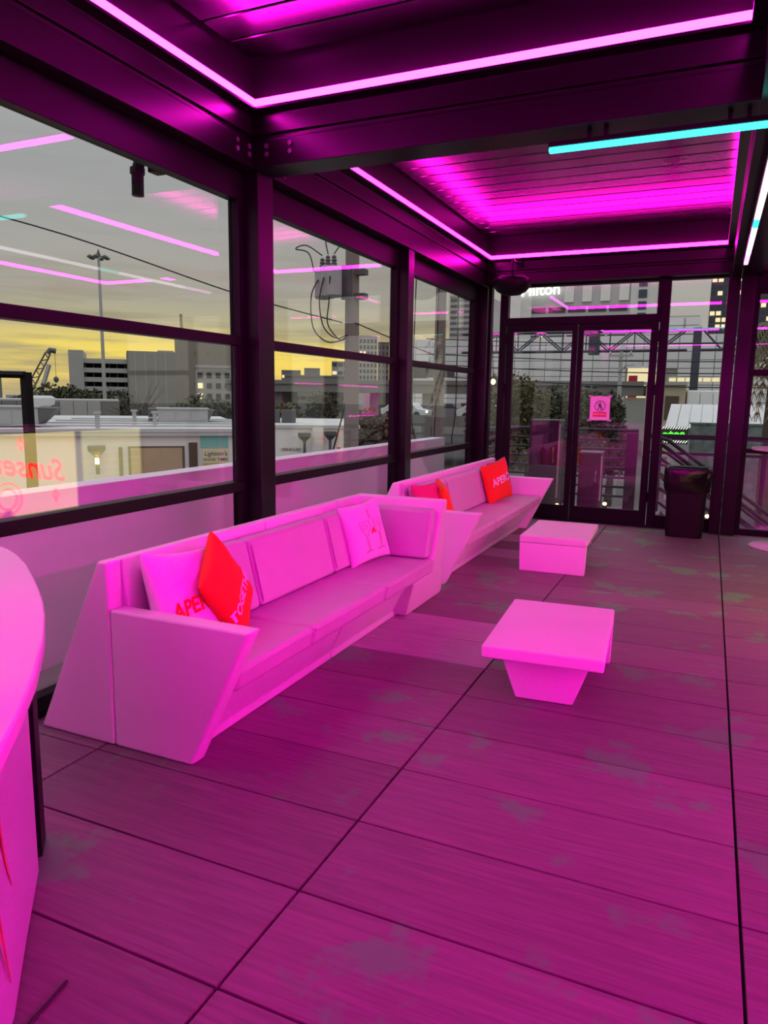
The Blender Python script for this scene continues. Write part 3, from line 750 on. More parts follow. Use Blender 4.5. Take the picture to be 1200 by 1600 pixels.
mat('cream', (.72, .64, .40), .7, 0, .06, 3)
mat('ochre', (.55, .36, .06), .7)
emit_mat('window_lit', (1.0, .80, .45), 1.3); emit_mat('letter_lit', (.95, 1.0, .92), 2.2); emit_mat('sign_green', (.10, 1.0, .06), 1.6)
emit_mat('lamp_warm_wall', (1.0, .70, .30), .55); emit_mat('tail_red', (1.0, .08, .05), 3.0); emit_mat('head_white', (1.0, .95, .85), 4.0); emit_mat('bay_lit', (1.0, .86, .50), 1.0)

g = build('ground', MB().box(-400, 300, -30, 500, -4.6, -4.2), 'asphalt'); tag(g, 'dark street level beyond the terrace', 'ground', kind='structure')
pw = build('wall_parapet', MB().box(-3.60, -3.40, -2.4, 9.75, -4.2, .93), mat('parapet_paint', (.70, .64, .70), .75, 0, .08, 2)); tag(pw, 'white painted parapet wall just outside the sash windows', 'wall', kind='structure')
gu = build('trim_90', MB().box(-3.395, -2.81, -2.4, 9.75, -.30, -.10), 'concrete_dark'); tag(gu, 'grey gutter strip between the windows and the parapet', 'ledge', kind='structure')
hs = build('trim_91', MB().box(-2.79, 3.4, -5.9, 9.12, -4.2, -.26), 'concrete_dark'); tag(hs, 'lower storey under the terrace', 'wall', kind='structure')

# ---- trees
def crown_mesh(c, R, n, leaf, seed):
    rn = random.Random(seed); mb = MB(); c = Vector(c)
    blobs = [(Vector((rn.uniform(-.55, .55), rn.uniform(-.55, .55), rn.uniform(-.45, .5))), rn.uniform(.38, .62)) for _ in range(9)]
    vs = []; fs = []
    for i in range(n):
        b, r = rn.choice(blobs); d = Vector((rn.gauss(0, 1), rn.gauss(0, 1), rn.gauss(0, 1))).normalized() * (r * rn.uniform(.55, 1) )
        p = b + d; p = c + Vector((p.x * R[0], p.y * R[1], p.z * R[2]))
        a = Vector((rn.gauss(0, 1), rn.gauss(0, 1), rn.gauss(0, 1))).normalized(); q = a.orthogonal().normalized() * leaf * rn.uniform(.5, 1.1); a = a.cross(q).normalized() * leaf * rn.uniform(.4, .9)
        k = len(vs); vs += [p - q - a, p + q - a, p + q + a, p - q + a]; fs.append((k, k + 1, k + 2, k + 3))
    return mb.add(vs, fs)
def tree(label, x, y, zc, R, m, n=1500, leaf=.16, seed=1, group=None):
    t = thing('tree', label, 'tree', (x, y, -4.2), group)
    o = build('foliage', crown_mesh((x, y, zc), R, int(n * 2.2), leaf * .66, seed), m, t); o['kind'] = 'stuff'
    rn = random.Random(seed)
    build('trunk', MB().tube([(x, y, -4.2), (x + .1, y, -2), (x, y + .1, zc)], .22, 8, .08), 'bark', t)
    for k in range(4):
        a = rn.uniform(0, 6.28); build('branch', MB().tube([(x, y, zc - R[2] * .5), (x + R[0] * .35 * math.cos(a), y + R[1] * .35 * math.sin(a), zc), (x + R[0] * .6 * math.cos(a), y + R[1] * .6 * math.sin(a), zc + R[2] * .35)], .06, 5, .02), 'bark', t)
    return t
TG = 'trees outside the windows'
tree('dark tree under the crane boom', -52.6, 46.2, .2, (3.0, 3.0, 2.3), 'leaf_dark', 1500, .22, 11, TG)
tree('dark tree left of the parking garage', -51.2, 47.9, .3, (2.8, 2.8, 2.6), 'leaf_dark', 1500, .22, 12, TG)
tree('dark tree below the garage decks', -49.6, 49.4, -.2, (2.8, 2.8, 2.4), 'leaf_dark', 1500, .22, 13, TG)
tree('dark low tree in front of the garage end', -48.0, 51.2, -1.2, (2.6, 2.6, 1.9), 'leaf_dark', 1300, .22, 14, TG)
tree('dark bushy tree below the brown block', -44.6, 54.4, -.9, (3.3, 3.0, 2.1), 'leaf_dark', 1500, .22, 15, TG)
tree('dark round tree at the right of the first window', -42.2, 56.0, -.8, (3.0, 3.0, 2.2), 'leaf_dark', 1500, .22, 16, TG)
tree('brown autumn tree behind the low white building', -21.2, 33.9, -.4, (2.0, 2.0, 1.7), 'leaf_olive', 1500, .15, 17, TG)
tree('dark slim tree left of the transformer pole', -19.3, 35.0, .2, (1.1, 1.1, 1.7), 'leaf_dark', 1200, .13, 18, TG)
tree('brown tree right of the transformer pole', -17.2, 36.1, -.8, (1.6, 1.5, 1.7), 'leaf_brown', 1500, .14, 19, TG)
tree('brown-leaved tree by the end of the white building', -15.9, 36.7, -1.0, (1.2, 1.2, 1.7), 'leaf_brown', 1200, .14, 20, TG)
tree('large dark oak behind the left door pane', -6.4, 28.0, .55, (2.0, 1.8, 1.9), 'leaf_olive', 2600, .11, 21, TG)
tree('dark oak behind the meeting stiles of the doors', -5.3, 29.5, .25, (1.6, 1.5, 1.9), 'leaf_dark', 2200, .11, 22, TG)
tree('dark tree behind the staff notice', -4.5, 31.0, .35, (1.5, 1.5, 1.9), 'leaf_dark', 2200, .12, 23, TG)
tree('low dark tree left of the grey street pole', -3.9, 33.0, -.6, (1.3, 1.3, 1.5), 'leaf_dark', 1500, .12, 24, TG)
tree('olive tree beyond the narrow sidelight', -8.6, 31.0, -.1, (1.5, 1.5, 1.7), 'leaf_olive', 1500, .12, 25, TG)
def bare_tree(x, y, label):
    t = thing('bare_tree', label, 'tree', (x, y, -4.2)); rn = random.Random(4)
    build('trunk', MB().tube([(x, y, -4.2), (x, y, -1.6), (x + .1, y, -.4)], .18, 8, .09), 'bark', t)
    for k in range(16):
        a = rn.uniform(0, 6.28); r = rn.uniform(.7, 1.8); z = rn.uniform(.5, 2.2)
        p = [(x, y, -1.4 + .06 * k), (x + r * .35 * math.cos(a), y + r * .35 * math.sin(a), z * .35), (x + r * math.cos(a), y + r * math.sin(a), z)]
        b = build('branch', MB().tube(p, .05, 5, .012), 'bark', t)
        for j in range(2):
            aa = a + rn.uniform(-.8, .8); build('twig', MB().tube([p[1], (x + r * .8 * math.cos(aa), y + r * .8 * math.sin(aa), z * .8 + rn.uniform(0, .5))], .022, 4, .008), 'bark', b)
bare_tree(-27.1, 29.4, 'bare leafless tree in front of the parking garage')

# ---- low white building A with sign, lamps and roof plant
FA = Frame((-19.2, 12.2), (-12.2, 18.35))
def building_a():
    b = thing('white_building', 'low white building with a cream wall sign, beyond the first window', 'building', FA.pt(FA.L / 2, -7, -4.2))
    build('wall', MB().fbox(FA, 0, FA.L, -16, 0, -4.2, .30), 'stucco_white', b)
    build('roof', MB().fbox(FA, -.1, FA.L + .1, -16.1, .12, .302, .40), 'roof_white', b)
    build('coping', MB().fbox(FA, -.1, FA.L + .1, -.10, .14, .402, .50), 'roof_white', b)
    for k in range(4): build('roof_pipe', MB().tube([FA.pt(2.2 + k * .3, -3 - 2.2 * k, .47), FA.pt(FA.L, -2.4 - 2.2 * k, .47)], .035, 6), 'galv', b)
    for s, n in ((4.6, -2.4), (5.6, -5.5), (6.3, -3.4)):
        v = build('vent_stack', MB().tube([FA.pt(s, n, .40), FA.pt(s, n, .85)], .07, 8), 'galv', b); build('vent_cap', MB().tube([FA.pt(s, n, .851), FA.pt(s, n, .92)], .12, 10), 'galv', v)
    # lit yellow-beige window with blind
    w = build('window', MB().fbox(FA, 5.55, 7.10, .001, .04, -.95, .0), 'brown', b); build('blind', MB().fbox(FA, 5.62, 7.03, .041, .06, -.92, -.05), mat('blind', (.50, .34, .20), .8, 0, .15, 3), w)
    build('door_post', MB().fbox(FA, 7.22, 7.46, .001, .09, -4.2, .10), 'brown', b)
    build('wall_band', MB().fbox(FA, 7.55, 8.35, .001, .03, -.05, .29), 'turquoise', b)
    build('drain_pipe', MB().tube([FA.pt(5.35, .06, -4.2), FA.pt(5.35, .06, -.02)], .05, 8), 'brown', b)
building_a()
def wall_sign():
    o = FA.pt(7.97, .10, -.35)
    s = thing('wall_sign', 'cream hand-lettered sign on the white building', 'sign', o)
    bd = build('board', MB().fbox(FA, 7.60, 8.34, .032, .07, -.62, -.08), 'cream', s)
    build('yellow_band', MB().fbox(FA, 7.605, 8.335, .0705, .075, -.62, -.50), 'ochre', s)
    ey = Vector((0, 0, 1))
    build('lettering', text_on(MB(), "Lightnin's", .175, FA.pt(7.97, .073, -.23), FA.d, ey, FA.n, shear=.25, bold=.002), 'ink_black', s)
    build('lettering', text_on(MB(), 'GOOD TIMES', .118, FA.pt(7.97, .073, -.40), FA.d, ey, FA.n, bold=.002), 'ink_black', s)
wall_sign()
def wall_lamp(F, s, label, zt=.15, zb=-.55, lit=False):
    p = F.pt(s, .35, zt)
    t = thing('wall_lamp', label, 'lamp', F.pt(s, .2, zb))
    build('shade', MB().add([F.pt(s - .22, .18, zt), F.pt(s + .22, .18, zt), F.pt(s + .22, .62, zt), F.pt(s - .22, .62, zt), F.pt(s - .22, .18, zt - .12), F.pt(s + .22, .18, zt - .12), F.pt(s + .22, .62, zt - .12), F.pt(s - .22, .62, zt - .12), F.pt(s - .06, .30, zt - .30), F.pt(s + .06, .30, zt - .30), F.pt(s + .06, .42, zt - .30), F.pt(s - .06, .42, zt - .30)],
        [(0, 1, 2, 3), (0, 4, 5, 1), (1, 5, 6, 2), (2, 6, 7, 3), (3, 7, 4, 0), (4, 8, 9, 5), (5, 9, 10, 6), (6, 10, 11, 7), (7, 11, 8, 4), (8, 11, 10, 9)]), 'galv_dark', t)
    build('stem', MB().tube([F.pt(s, .36, zt - .29), F.pt(s, .36, zb)], .05, 8), 'galv_dark', t)
    build('arm', MB().tube([F.pt(s, .36, zb + .1), F.pt(s, .0, zb + .1)], .03, 6), 'galv_dark', t)
    if lit: build('bulb', MB().tube([F.pt(s, .44, zt - .50), F.pt(s, .44, zt - .34)], .05, 8), 'bulb_warm', t)
wall_lamp(FA, 4.75, 'lantern wall lamp beside the blind on the white building', .05, -.75, True)
def hvac(label, F, s0, s1, n0, n1, z0, z1, hood):
    t = thing('rooftop_unit', label, 'air unit', F.pt((s0 + s1) / 2, (n0 + n1) / 2, z0), 'air units on the white roof')
    build('casing', MB().fbox(F, s0, s1, n0, n1, z0, z1), 'galv', t, bevel=.02)
    build('lid', MB().fbox(F, s0 - .05, s1 + .05, n0 - .05, n1 + .05, z1 + .001, z1 + .05), 'galv', t)
    for k in range(3): build('access_panel', MB().fbox(F, s0 + .1 + k * (s1 - s0) * .3, s0 + .1 + k * (s1 - s0) * .3 + (s1 - s0) * .26, n1 + .001, n1 + .02, z0 + .08, z1 - .08), 'galv', t)
    for k in range(4): build('grille', MB().fbox(F, s0 - .34, s0 - .02, n0 + .1, n1 - .05, z0 + .06 + k * .13, z0 + .13 + k * .13), 'galv_dark', t)
    if hood:
        vs = [F.pt(s1 + .001, n, z) for n in (n0, n1) for z in (z0 + .05, z1)] + [F.pt(s1 + hood, n, z1) for n in (n0, n1)]
        build('intake_hood', MB().add(vs, [(0, 1, 4), (2, 5, 3), (0, 2, 3, 1), (1, 3, 5, 4), (0, 4, 5, 2)]), 'galv_dark', t)
    build('curb', MB().fbox(F, s0, s1, n0 + .05, n1 - .05, .401, z0 - .001), 'galv_dark', t)
hvac('large grey rooftop air unit with a flared hood, nearest the crane', FA, .9, 2.85, -4.6, -3.0, .43, 1.0, .55)
hvac('grey rooftop air unit on the right part of the white roof', FA, 6.4, 8.2, -7.8, -6.3, .43, .92, .25)
def roof_fan():
    p = FA.pt(1.8, -11, .40)
    t = thing('exhaust_fan', 'pale mushroom exhaust fan on the white roof', 'vent', p)
    build('curb', MB().tube([p, p + Vector((0, 0, .45))], .38, 12), 'roof_white', t); build('hood', MB().lathe([(.25, .451), (.55, .60), (.60, .85), (.45, .95)], p, 16), 'roof_white', t)
roof_fan()
F2 = Frame((-40, 23.5), (-31.2, 32.4))
t = thing('low_building', 'long low building with a corrugated grey fascia behind the air units', 'building', F2.pt(F2.L / 2, -4, -4.2))
build('wall', MB().fbox(F2, 0, F2.L, -9, 0, -4.2, .20), 'concrete', t)
build('roof', MB().fbox(F2, 0, F2.L + .1, -9, .02, 1.0, 1.08), 'concrete', t)
for k in range(16): build('fascia_panel', MB().fbox(F2, k * .72, k * .72 + .69, .0, .08, .201, .999), 'concrete_dark' if k < 13 else 'concrete', t)
build('fascia_back', MB().fbox(F2, 0, F2.L, -9, -.001, .201, .999), 'concrete_dark', t)
# dark post frame at the very left, on the neighbouring roof
t = thing('sign_frame', 'dark steel frame standing on the roof at the left edge', 'frame', (-9.5, 7.9, .3))
build('post', B(-9.62, -9.50, 7.96, 8.08, -.2, 1.78), 'black_metal', t); build('rail', B(-11.6, -9.50, 6.2, 6.32, 1.70, 1.80), 'black_metal', t); build('rail', MB().tube([(-9.56, 8.02, 1.74), (-10.9, 6.3, 1.74)], .06, 6), 'black_metal', t)

# ---- building B (window 2)
FB = Frame((-14.6, 21.4), (-11.35, 23.25))
def building_b():
    b = thing('white_building', 'low white building with thin lettering, beyond the middle window', 'building', FB.pt(FB.L / 2, -4, -4.2))
    build('wall', MB().fbox(FB, 0, FB.L, -8, 0, -4.2, .36), 'stucco_white', b)
    build('coping', MB().fbox(FB, -.05, FB.L + .05, -8, .06, .361, .47), 'roof_white', b)
    build('pilaster', MB().fbox(FB, 2.10, 2.48, .001, .10, -4.2, .36), 'stucco_white', b)
    build('lettering', text_on(MB(), 'DRINKS-AID', .15, FB.pt(1.36, .02, -.40), FB.d, Vector((0, 0, 1)), FB.n, spacing=.82), 'brown', b)
    build('red_plaque', MB().fbox(FB, 2.98, 3.10, .001, .03, -.46, -.30), 'band_red', b)
    for s in (.35, .95): build('roof_box', MB().fbox(FB, s, s + .52, -2.6, -1.9, .471, .95), 'galv_dark', b)
building_b()
wall_lamp(FB, 1.83, 'dark funnel wall lamp left of the pilaster, middle window', .22, -.50)
wall_lamp(FB, 2.72, 'dark funnel wall lamp right of the pilaster, middle window', .28, -.45)

# ---- parking garage
def garage():
    F = Frame((-95.4, 88.3), (-83.4, 99.8))
    b = thing('parking_garage', 'concrete parking garage with open decks and a blank end block', 'building', F.pt(F.L / 2, -8, -4.2))
    sc = F.L / 164.0           # frame metres per image column, only a proportion of the front
    build('stair_tower', MB().fbox(F, 0, 22 * sc, -12, .3, -4.2, 8.3), 'concrete', b)
    for k in range(6):
        z = -1.2 + k * 1.50
        build('deck', MB().fbox(F, 22 * sc, 88 * sc, -12, .0, z, z + .75), 'concrete', b)
        if k < 5:
            for j in range(6): build('column', MB().fbox(F, (24 + 12 * j) * sc, (25 + 12 * j) * sc, -1.2, -.8, z + .751, z + 1.499), 'concrete_dark', b)
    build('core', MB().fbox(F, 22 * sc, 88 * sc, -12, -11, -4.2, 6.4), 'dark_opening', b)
    build('end_block', MB().fbox(F, 88 * sc, F.L, -12, .4, -4.2, 8.45), 'concrete_dark', b)
    for k in range(4): build('end_joint', MB().fbox(F, (100 + 16 * k) * sc, (100.7 + 16 * k) * sc, .401, .43, -1, 8.2), 'concrete', b)
garage()
def block(label, p0, p1, depth, z1, m, wins=None, wm='pane_dark', name='apartment_block', cat='building', lit=0, seed=2, z0=-4.2, group=None):
    F = Frame(p0, p1); b = thing(name, label, cat, F.pt(F.L / 2, -depth / 2, z0), group)
    build('wall', MB().fbox(F, 0, F.L, -depth, 0, z0, z1), m, b)
    build('parapet', MB().fbox(F, 0, F.L, -depth, .15, z1 + .001, z1 + .4), m, b)
    if wins:
        nx, nz, zlo, zhi, fx, fz = wins; rn = random.Random(seed); src = {}
        dx = F.L / nx; dz = (zhi - zlo) / nz
        for i in range(nx):
            for j in range(nz):
                mm = 'window_lit' if rn.random() < lit else wm
                s0 = i * dx + dx * (1 - fx) / 2; za = zlo + j * dz + dz * (1 - fz) / 2
                c = F.pt(s0 + dx * fx / 2, .04, za)
                if mm in src: twin(src[mm], 'window', c, b)
                else: src[mm] = build('window', MB().fbox(F, s0, s0 + dx * fx, .001, .09, za, za + dz * fz), mm, b, keep_origin=c)
    return F, b
block('tall blank brown-grey block right of the parking garage', (-96.2, 115.1), (-86.2, 122.7), 14, 12.2, mat('block_brown', (.27, .235, .19), .85, 0, .08, .2), (5, 3, 2, 11, .08, .25), 'concrete_dark')
block('striped office block peeking past the garage end', (-98.6, 113.0), (-96.4, 115.0), 8, 9.4, 'concrete', (1, 9, -2, 9, .8, .45))
block('low apartment block with window rows at the right of the first window', (-68.4, 86.2), (-63.3, 90.0), 8, 5.3, 'concrete', (5, 5, -2.5, 5, .55, .5), lit=.12)
block('far office slab on the skyline at the left of the middle window', (-132.5, 212), (-127, 215.3), 10, 9.6, 'concrete_dark', (5, 4, 0, 9, .7, .4), lit=.3)
block('far stepped block on the skyline left of the transformer pole', (-126, 215.9), (-121.4, 218.5), 10, 10.4, 'concrete_dark', (4, 4, 0, 9, .6, .4))
block('wide low garage in front of the middle skyline', (-101, 163), (-86, 172), 10, 6.4, 'concrete_dark', (9, 3, 0, 6, .8, .4), 'dark_opening')
block('grey office block just behind the transformer pole', (-103.8, 194.0), (-97.7, 197.1), 6, 11.4, 'concrete', (4, 5, 0, 12, .75, .4), lit=.25)
block('tall residential tower with a window grid right of the transformer pole', (-112, 223.5), (-104.2, 227.3), 14, 21.5, mat('tower_grey', (.50, .48, .45), .8), (7, 8, 5, 21, .6, .62), lit=.06)
block('dark grey end wing of the tall residential tower', (-103.9, 227.0), (-100.4, 228.55), 4, 19.4, 'concrete_dark', (3, 7, 5, 19, .5, .6))
block('low grey block on the skyline at the far left', (-87.0, 63.6), (-84.6, 67.2), 4, 3.8, 'concrete_dark', (3, 2, 2, 3.3, .6, .5), lit=.3)
# mobile crane
def crane():
    t = thing('mobile_crane', 'mobile crane with a raised lattice boom beyond the first window', 'crane', (-69.2, 57.5, -4.2))
    a = Vector((-69.0, 57.7, 1.0)); b = Vector((-67.45, 59.6, 5.7)); d = (b - a); n = Vector((.6, .5, -.35)).normalized() * .35
    for s in (1, -1): build('boom_chord', MB().tube([a + n * s, b + n * s * .7], .10, 6), 'galv_dark', t)
    for k in range(10):
        p = a + d * k / 10; q = a + d * (k + 1) / 10; s = 1 if k % 2 else -1
        build('boom_lacing', MB().tube([p + n * s, q - n * s], .06, 5), 'galv_dark', t)
    build('boom_head', MB().tube([b, b + Vector((.15, .2, .4)), b + Vector((.55, .65, .30))], .30, 8), 'galv_dark', t)
    build('boom_box', MB().tube([a + Vector((.9, .9, -.4)), b + Vector((-.0, .1, -1.2))], .26, 6), 'galv', t)
    h = b + Vector((.45, .55, .1))
    build('hoist_rope', MB().tube([h, h - Vector((0, 0, 2.6))], .03, 4), 'galv_dark', t); build('hook_block', MB().lathe([(.05, -.35), (.26, -.15), (.28, .15), (.08, .35)], h - Vector((0, 0, 2.9)), 10), 'galv_dark', t)
    build('cab', MB().box(-70.6, -69.1, 56.4, 57.9, -.3, 1.2), 'galv', t, bevel=.1); build('carrier', MB().box(-71.5, -67.0, 55.5, 58.8, -3.2, -.35), 'galv', t, bevel=.1)
    build('cab_window', MB().box(-69.9, -69.08, 56.3, 57.0, .25, .9), 'pane_dark', t)
    for k in range(3): build('wheel', MB().tube([(-71.3 + k * 1.7, 54.9 + k * 1.3, -3.6), (-71.0 + k * 1.7, 54.6 + k * 1.3, -3.6)], .6, 14), 'rubber', t)
crane()
def tower_crane():
    t = thing('tower_crane', 'slender distant tower crane above the brown block', 'crane', (-126.5, 155, -4.2)); c = Vector((-126.3, 155, 0)); r = .45
    for a, b in ((-1, -1), (1, -1), (1, 1), (-1, 1)): build('mast_leg', MB().tube([(c.x + a * r, c.y + b * r, -4.2), (c.x + a * r * .4 - .9, c.y + b * r * .4, 22)], .10, 4), mat('crane_steel', (.20, .17, .12), .7), t)
    for k in range(13):
        z = 9 + k; s = 1 if k % 2 else -1; o = -.9 * (z + 4.2) / 26
        build('lacing', MB().tube([(c.x - r * s * .6 + o, c.y - r * .6, z), (c.x + r * s * .6 + o, c.y - r * .6, z + 1)], .06, 4), 'crane_steel', t)
tower_crane()
def mast():
    x, y = -42.35, 42.5
    t = thing('light_mast', 'tall highway light mast with a ring of lamps', 'street light', (x, y, -4.2))
    build('mast', MB().tube([(x, y, -4.2), (x, y, 11.5)], .17, 8, .09), 'galv', t)
    build('ring', MB().tube([(x + .5 * math.cos(k * .5236), y + .5 * math.sin(k * .5236), 11.45) for k in range(13)], .04, 5), 'galv_dark', t)
    for k in range(6):
        a = k * 1.0472; build('lamp_head', MB().lathe([(.06, .12), (.20, 0), (.20, -.10), (.10, -.14)], (x + .62 * math.cos(a), y + .62 * math.sin(a), 11.45), 8), 'galv_dark', t)
    build('cap', MB().lathe([(.10, 0), (.14, .15), (.03, .5)], (x, y, 11.5), 8), 'galv_dark', t)
mast()
# transformer pole and second pole, wires
def pole1():
    x, y = -6.27, 12.52
    t = thing('utility_pole', 'wooden utility pole carrying three grey transformers', 'utility pole', (x, y, -4.2))
    build('pole', MB().tube([(x, y, -4.2), (x, y, 4.55)], .165, 12, .125), 'wood_pole', t)
    for k, (dx, dy, h) in enumerate(((-.50, -.24, .50), (-.33, -.34, .52), (-.16, -.42, .50))):
        cx, cy = x + dx, y + dy; c = (cx, cy, 3.27)
        tk = build('transformer', MB().lathe([(.12, 0), (.145, .03), (.145, h), (.13, h + .04), (.05, h + .06)], c, 18), 'galv', t, smooth=False)
        build('bushing', MB().lathe([(.05, h + .061), (.055, h + .10), (.035, h + .12), (.055, h + .15), (.035, h + .18), (.045, h + .21), (.015, h + .24)], c, 10), 'galv_dark', tk)
    build('bracket', B(x + .10, x + .30, y - .12, y + .06, 3.70, 3.80), 'galv_dark', t); build('bracket', B(x + .10, x + .30, y - .12, y + .06, 3.27, 3.37), 'galv_dark', t)
    build('bracket_plate', B(x - .10, x + .06, y - .26, y - .15, 3.25, 3.85), 'galv_dark', t)
    def loop(pts, r=.012): build('drop_cable', MB().tube(smooth_pts(pts), r, 5), 'rubber', t)
    loop([(x - .50, y - .40, 3.60), (x - .62, y - .45, 3.3), (x - .60, y - .42, 2.75), (x - .40, y - .3, 2.50), (x - .15, y - .25, 2.50), (x, y - .18, 2.60)])
    loop([(x - .33, y - .50, 3.62), (x - .42, y - .5, 3.2), (x - .36, y - .45, 2.75), (x - .18, y - .3, 2.55), (x, y - .18, 2.62)])
    loop([(x - .16, y - .58, 3.62), (x - .22, y - .5, 3.2), (x - .30, y - .4, 2.8), (x - .10, y - .3, 2.52), (x, y - .18, 2.58)])
    loop([(x - .50, y - .24, 4.05), (x - .75, y - .4, 4.22), (x - .95, y - .45, 4.16), (x - .70, y - .4, 4.08), (x - .60, y - .38, 3.75)])
    loop([(x - .33, y - .34, 4.05), (x - .40, y - .3, 4.35), (x - .28, y - .2, 4.42), (x - .14, y - .14, 4.30)]); loop([(x - .16, y - .42, 4.03), (x - .05, y - .25, 4.30), (x, y - .16, 4.40)])
    loop([(x + .10, y, 2.42), (x - .12, y - .1, 1.2), (x - .42, y - .22, .0), (x - .6, y - .3, -.8)], .018)
def smooth_pts(p, n=6):
    p = [Vector(q) for q in p]; out = []
    for i in range(len(p) - 1):
        a, b, c, d = p[max(i - 1, 0)], p[i], p[i + 1], p[min(i + 2, len(p) - 1)]
        for k in range(n):
            t = k / n; out.append(.5 * (2 * b + (c - a) * t + (2 * a - 5 * b + 4 * c - d) * t * t + (3 * b - a - 3 * c + d) * t ** 3))
    out.append(p[-1]); return out
pole1()
def pole2():
    x, y = -5.76, 16.0
    t = thing('utility_pole', 'plain wooden utility pole with signal boxes, beyond the far sash window', 'utility pole', (x, y, -4.2))
    build('pole', MB().tube([(x, y, -4.2), (x, y, 4.6)], .15, 12, .12), 'wood_pole', t)
    build('cross_arm', B(x - .62, x + .42, y - .2, y - .13, 1.94, 2.16), 'galv_dark', t)
    for d in (-.46, -.30): build('signal_head', MB().tube([(x + d, y - .28, 1.92), (x + d, y - .28, 2.30)], .10, 10), 'black_metal', t)
    for k, d in enumerate((-.25, .05, .3)): build('hanging_cable', MB().tube(smooth_pts([(x + d * 1.8, y - .4, 4.4), (x + d * 1.9, y - .45, 1.4), (x + d * 1.6, y - .4, .55), (x + d + .3, y - .35, .35)]), .014, 5), 'rubber', t)
pole2()
def wire(label, pts, r=.012): tag(build('overhead_wire', MB().tube(smooth_pts(pts), r, 5), 'rubber'), label, 'wire', 'overhead wires')
wire('overhead wire crossing the first window to the transformer pole', [(-10.6, 6.6, 4.25), (-9.2, 8.6, 3.86), (-7.6, 10.8, 3.2), (-6.42, 12.42, 2.85)])
wire('overhead wire leaving the transformer pole to the right', [(-6.16, 12.42, 2.84), (-5.9, 13.8, 2.62), (-5.85, 15.85, 2.45)])
for k, z in enumerate((2.2, 2.9, 3.5, 4.4)): wire(['lowest', 'second lowest', 'third', 'highest'][k] + ' wire strung across behind the double doors', [(-16, 42, z + .6), (-7, 41.5, z + .15), (2, 41, z), (9, 40.5, z + .3)], .03)

# ---- convention hall, truss, hotel, glass tower (door wall)
def hall():
    b = thing('convention_hall', 'long hall faced with pale grid panels beyond the double doors', 'building', (-20, 112, -4.2)); y = 110
    build('wall', MB().box(-46, 14, y + .3, y + 20, -4.2, 10.6), 'concrete', b); build('wing', MB().box(-6.2, -2.3, y + .3, y + 18, 10.601, 13.1), 'concrete', b)
    src = None; pw_, ph = 2.30, 1.14; lit_bay = (-11.2, -6.6, 1.9, 6.2)
    nc = 26; x0 = -46
    for i in range(nc):
        for j in range(9):
            xa = x0 + i * pw_; za = .30 + j * ph
            if xa > 12: continue
            if lit_bay[0] - 1.2 < xa < lit_bay[1] and za < 5.6: continue
            c = Vector((xa + pw_ / 2, y + .2, za))
            if src is None: src = build('facade_panel', B(xa + .05, xa + pw_ - .05, y + .05, y + .299, za + .05, za + ph - .05), 'facade_panel', b, keep_origin=c)
            else: twin(src, 'facade_panel', c, b)
    for i in range(2):
        for j in range(2): twin(src, 'facade_panel', (-5.1 + i * pw_ * .84, y + .2, 10.65 + j * ph), b)
    bay = build('loading_bay', B(-11.2, -6.6, y + .2, y + .299, 1.9, 6.2), 'bay_lit', b)
    build('red_door', B(-11.0, -9.8, y + .02, y + .19, 1.9, 5.0), 'print_red', bay); build('red_box', B(-8.4, -6.7, y - .2, y + .19, 1.9, 3.5), 'print_red', bay)
    for k in range(7): build('lit_strip', B(-5.6 + k * 1.1, -4.7 + k * 1.1, y - .02, y + .04, 4.2, 4.7), 'bay_lit', b)
hall()
def truss():
    t = thing('roof_truss', 'dark steel truss bridging in front of the pale hall', 'truss', (-15, 104, 8)); y = 104; zt, zb = 10.7, 8.1
    xs = [-32 + 3.15 * k for k in range(11)]
    for yy in (y, y + .9):
        build('top_chord', MB().tube([(-34, yy, zt), (.2, yy, zt)], .17, 6), 'steel_blue', t); build('bottom_chord', MB().tube([(-34, yy, zb), (-3.4, yy, zb)], .17, 6), 'steel_blue', t)
    for k, x in enumerate(xs[:-1]):
        a, b = (zt, zb) if k % 2 else (zb, zt)
        if x < -4.5:
            for o in (-.22, .22): build('diagonal', MB().tube([(x + o, y, a), (x + 3.15 + o, y, b)], .10, 5), 'steel_blue', t)
            build('vertical', MB().tube([(x, y, zb), (x, y, zt)], .09, 5), 'steel_blue', t)
    for x in (-27.6, -15.2): build('bearing_post', B(x - .65, x + .65, y - .4, y + 1.2, zb - .5, zt + .25), 'steel_blue', t)
    build('column', B(-2.75, -1.75, y - .3, y + .9, -4.2, zt + .2), 'steel_blue', t)
    build('bottom_chord', MB().tube([(-1.74, y, zb), (12, y, zb)], .17, 6), 'steel_blue', t); build('top_chord', MB().tube([(.21, y, zt), (12, y, zt)], .17, 6), 'steel_blue', t)
    for k in range(4): build('diagonal', MB().tube([(-1.7 + k * 2.4, y, zt if k % 2 == 0 else zb), (.7 + k * 2.4, y, zb if k % 2 == 0 else zt)], .13, 5), 'steel_blue', t)
truss()
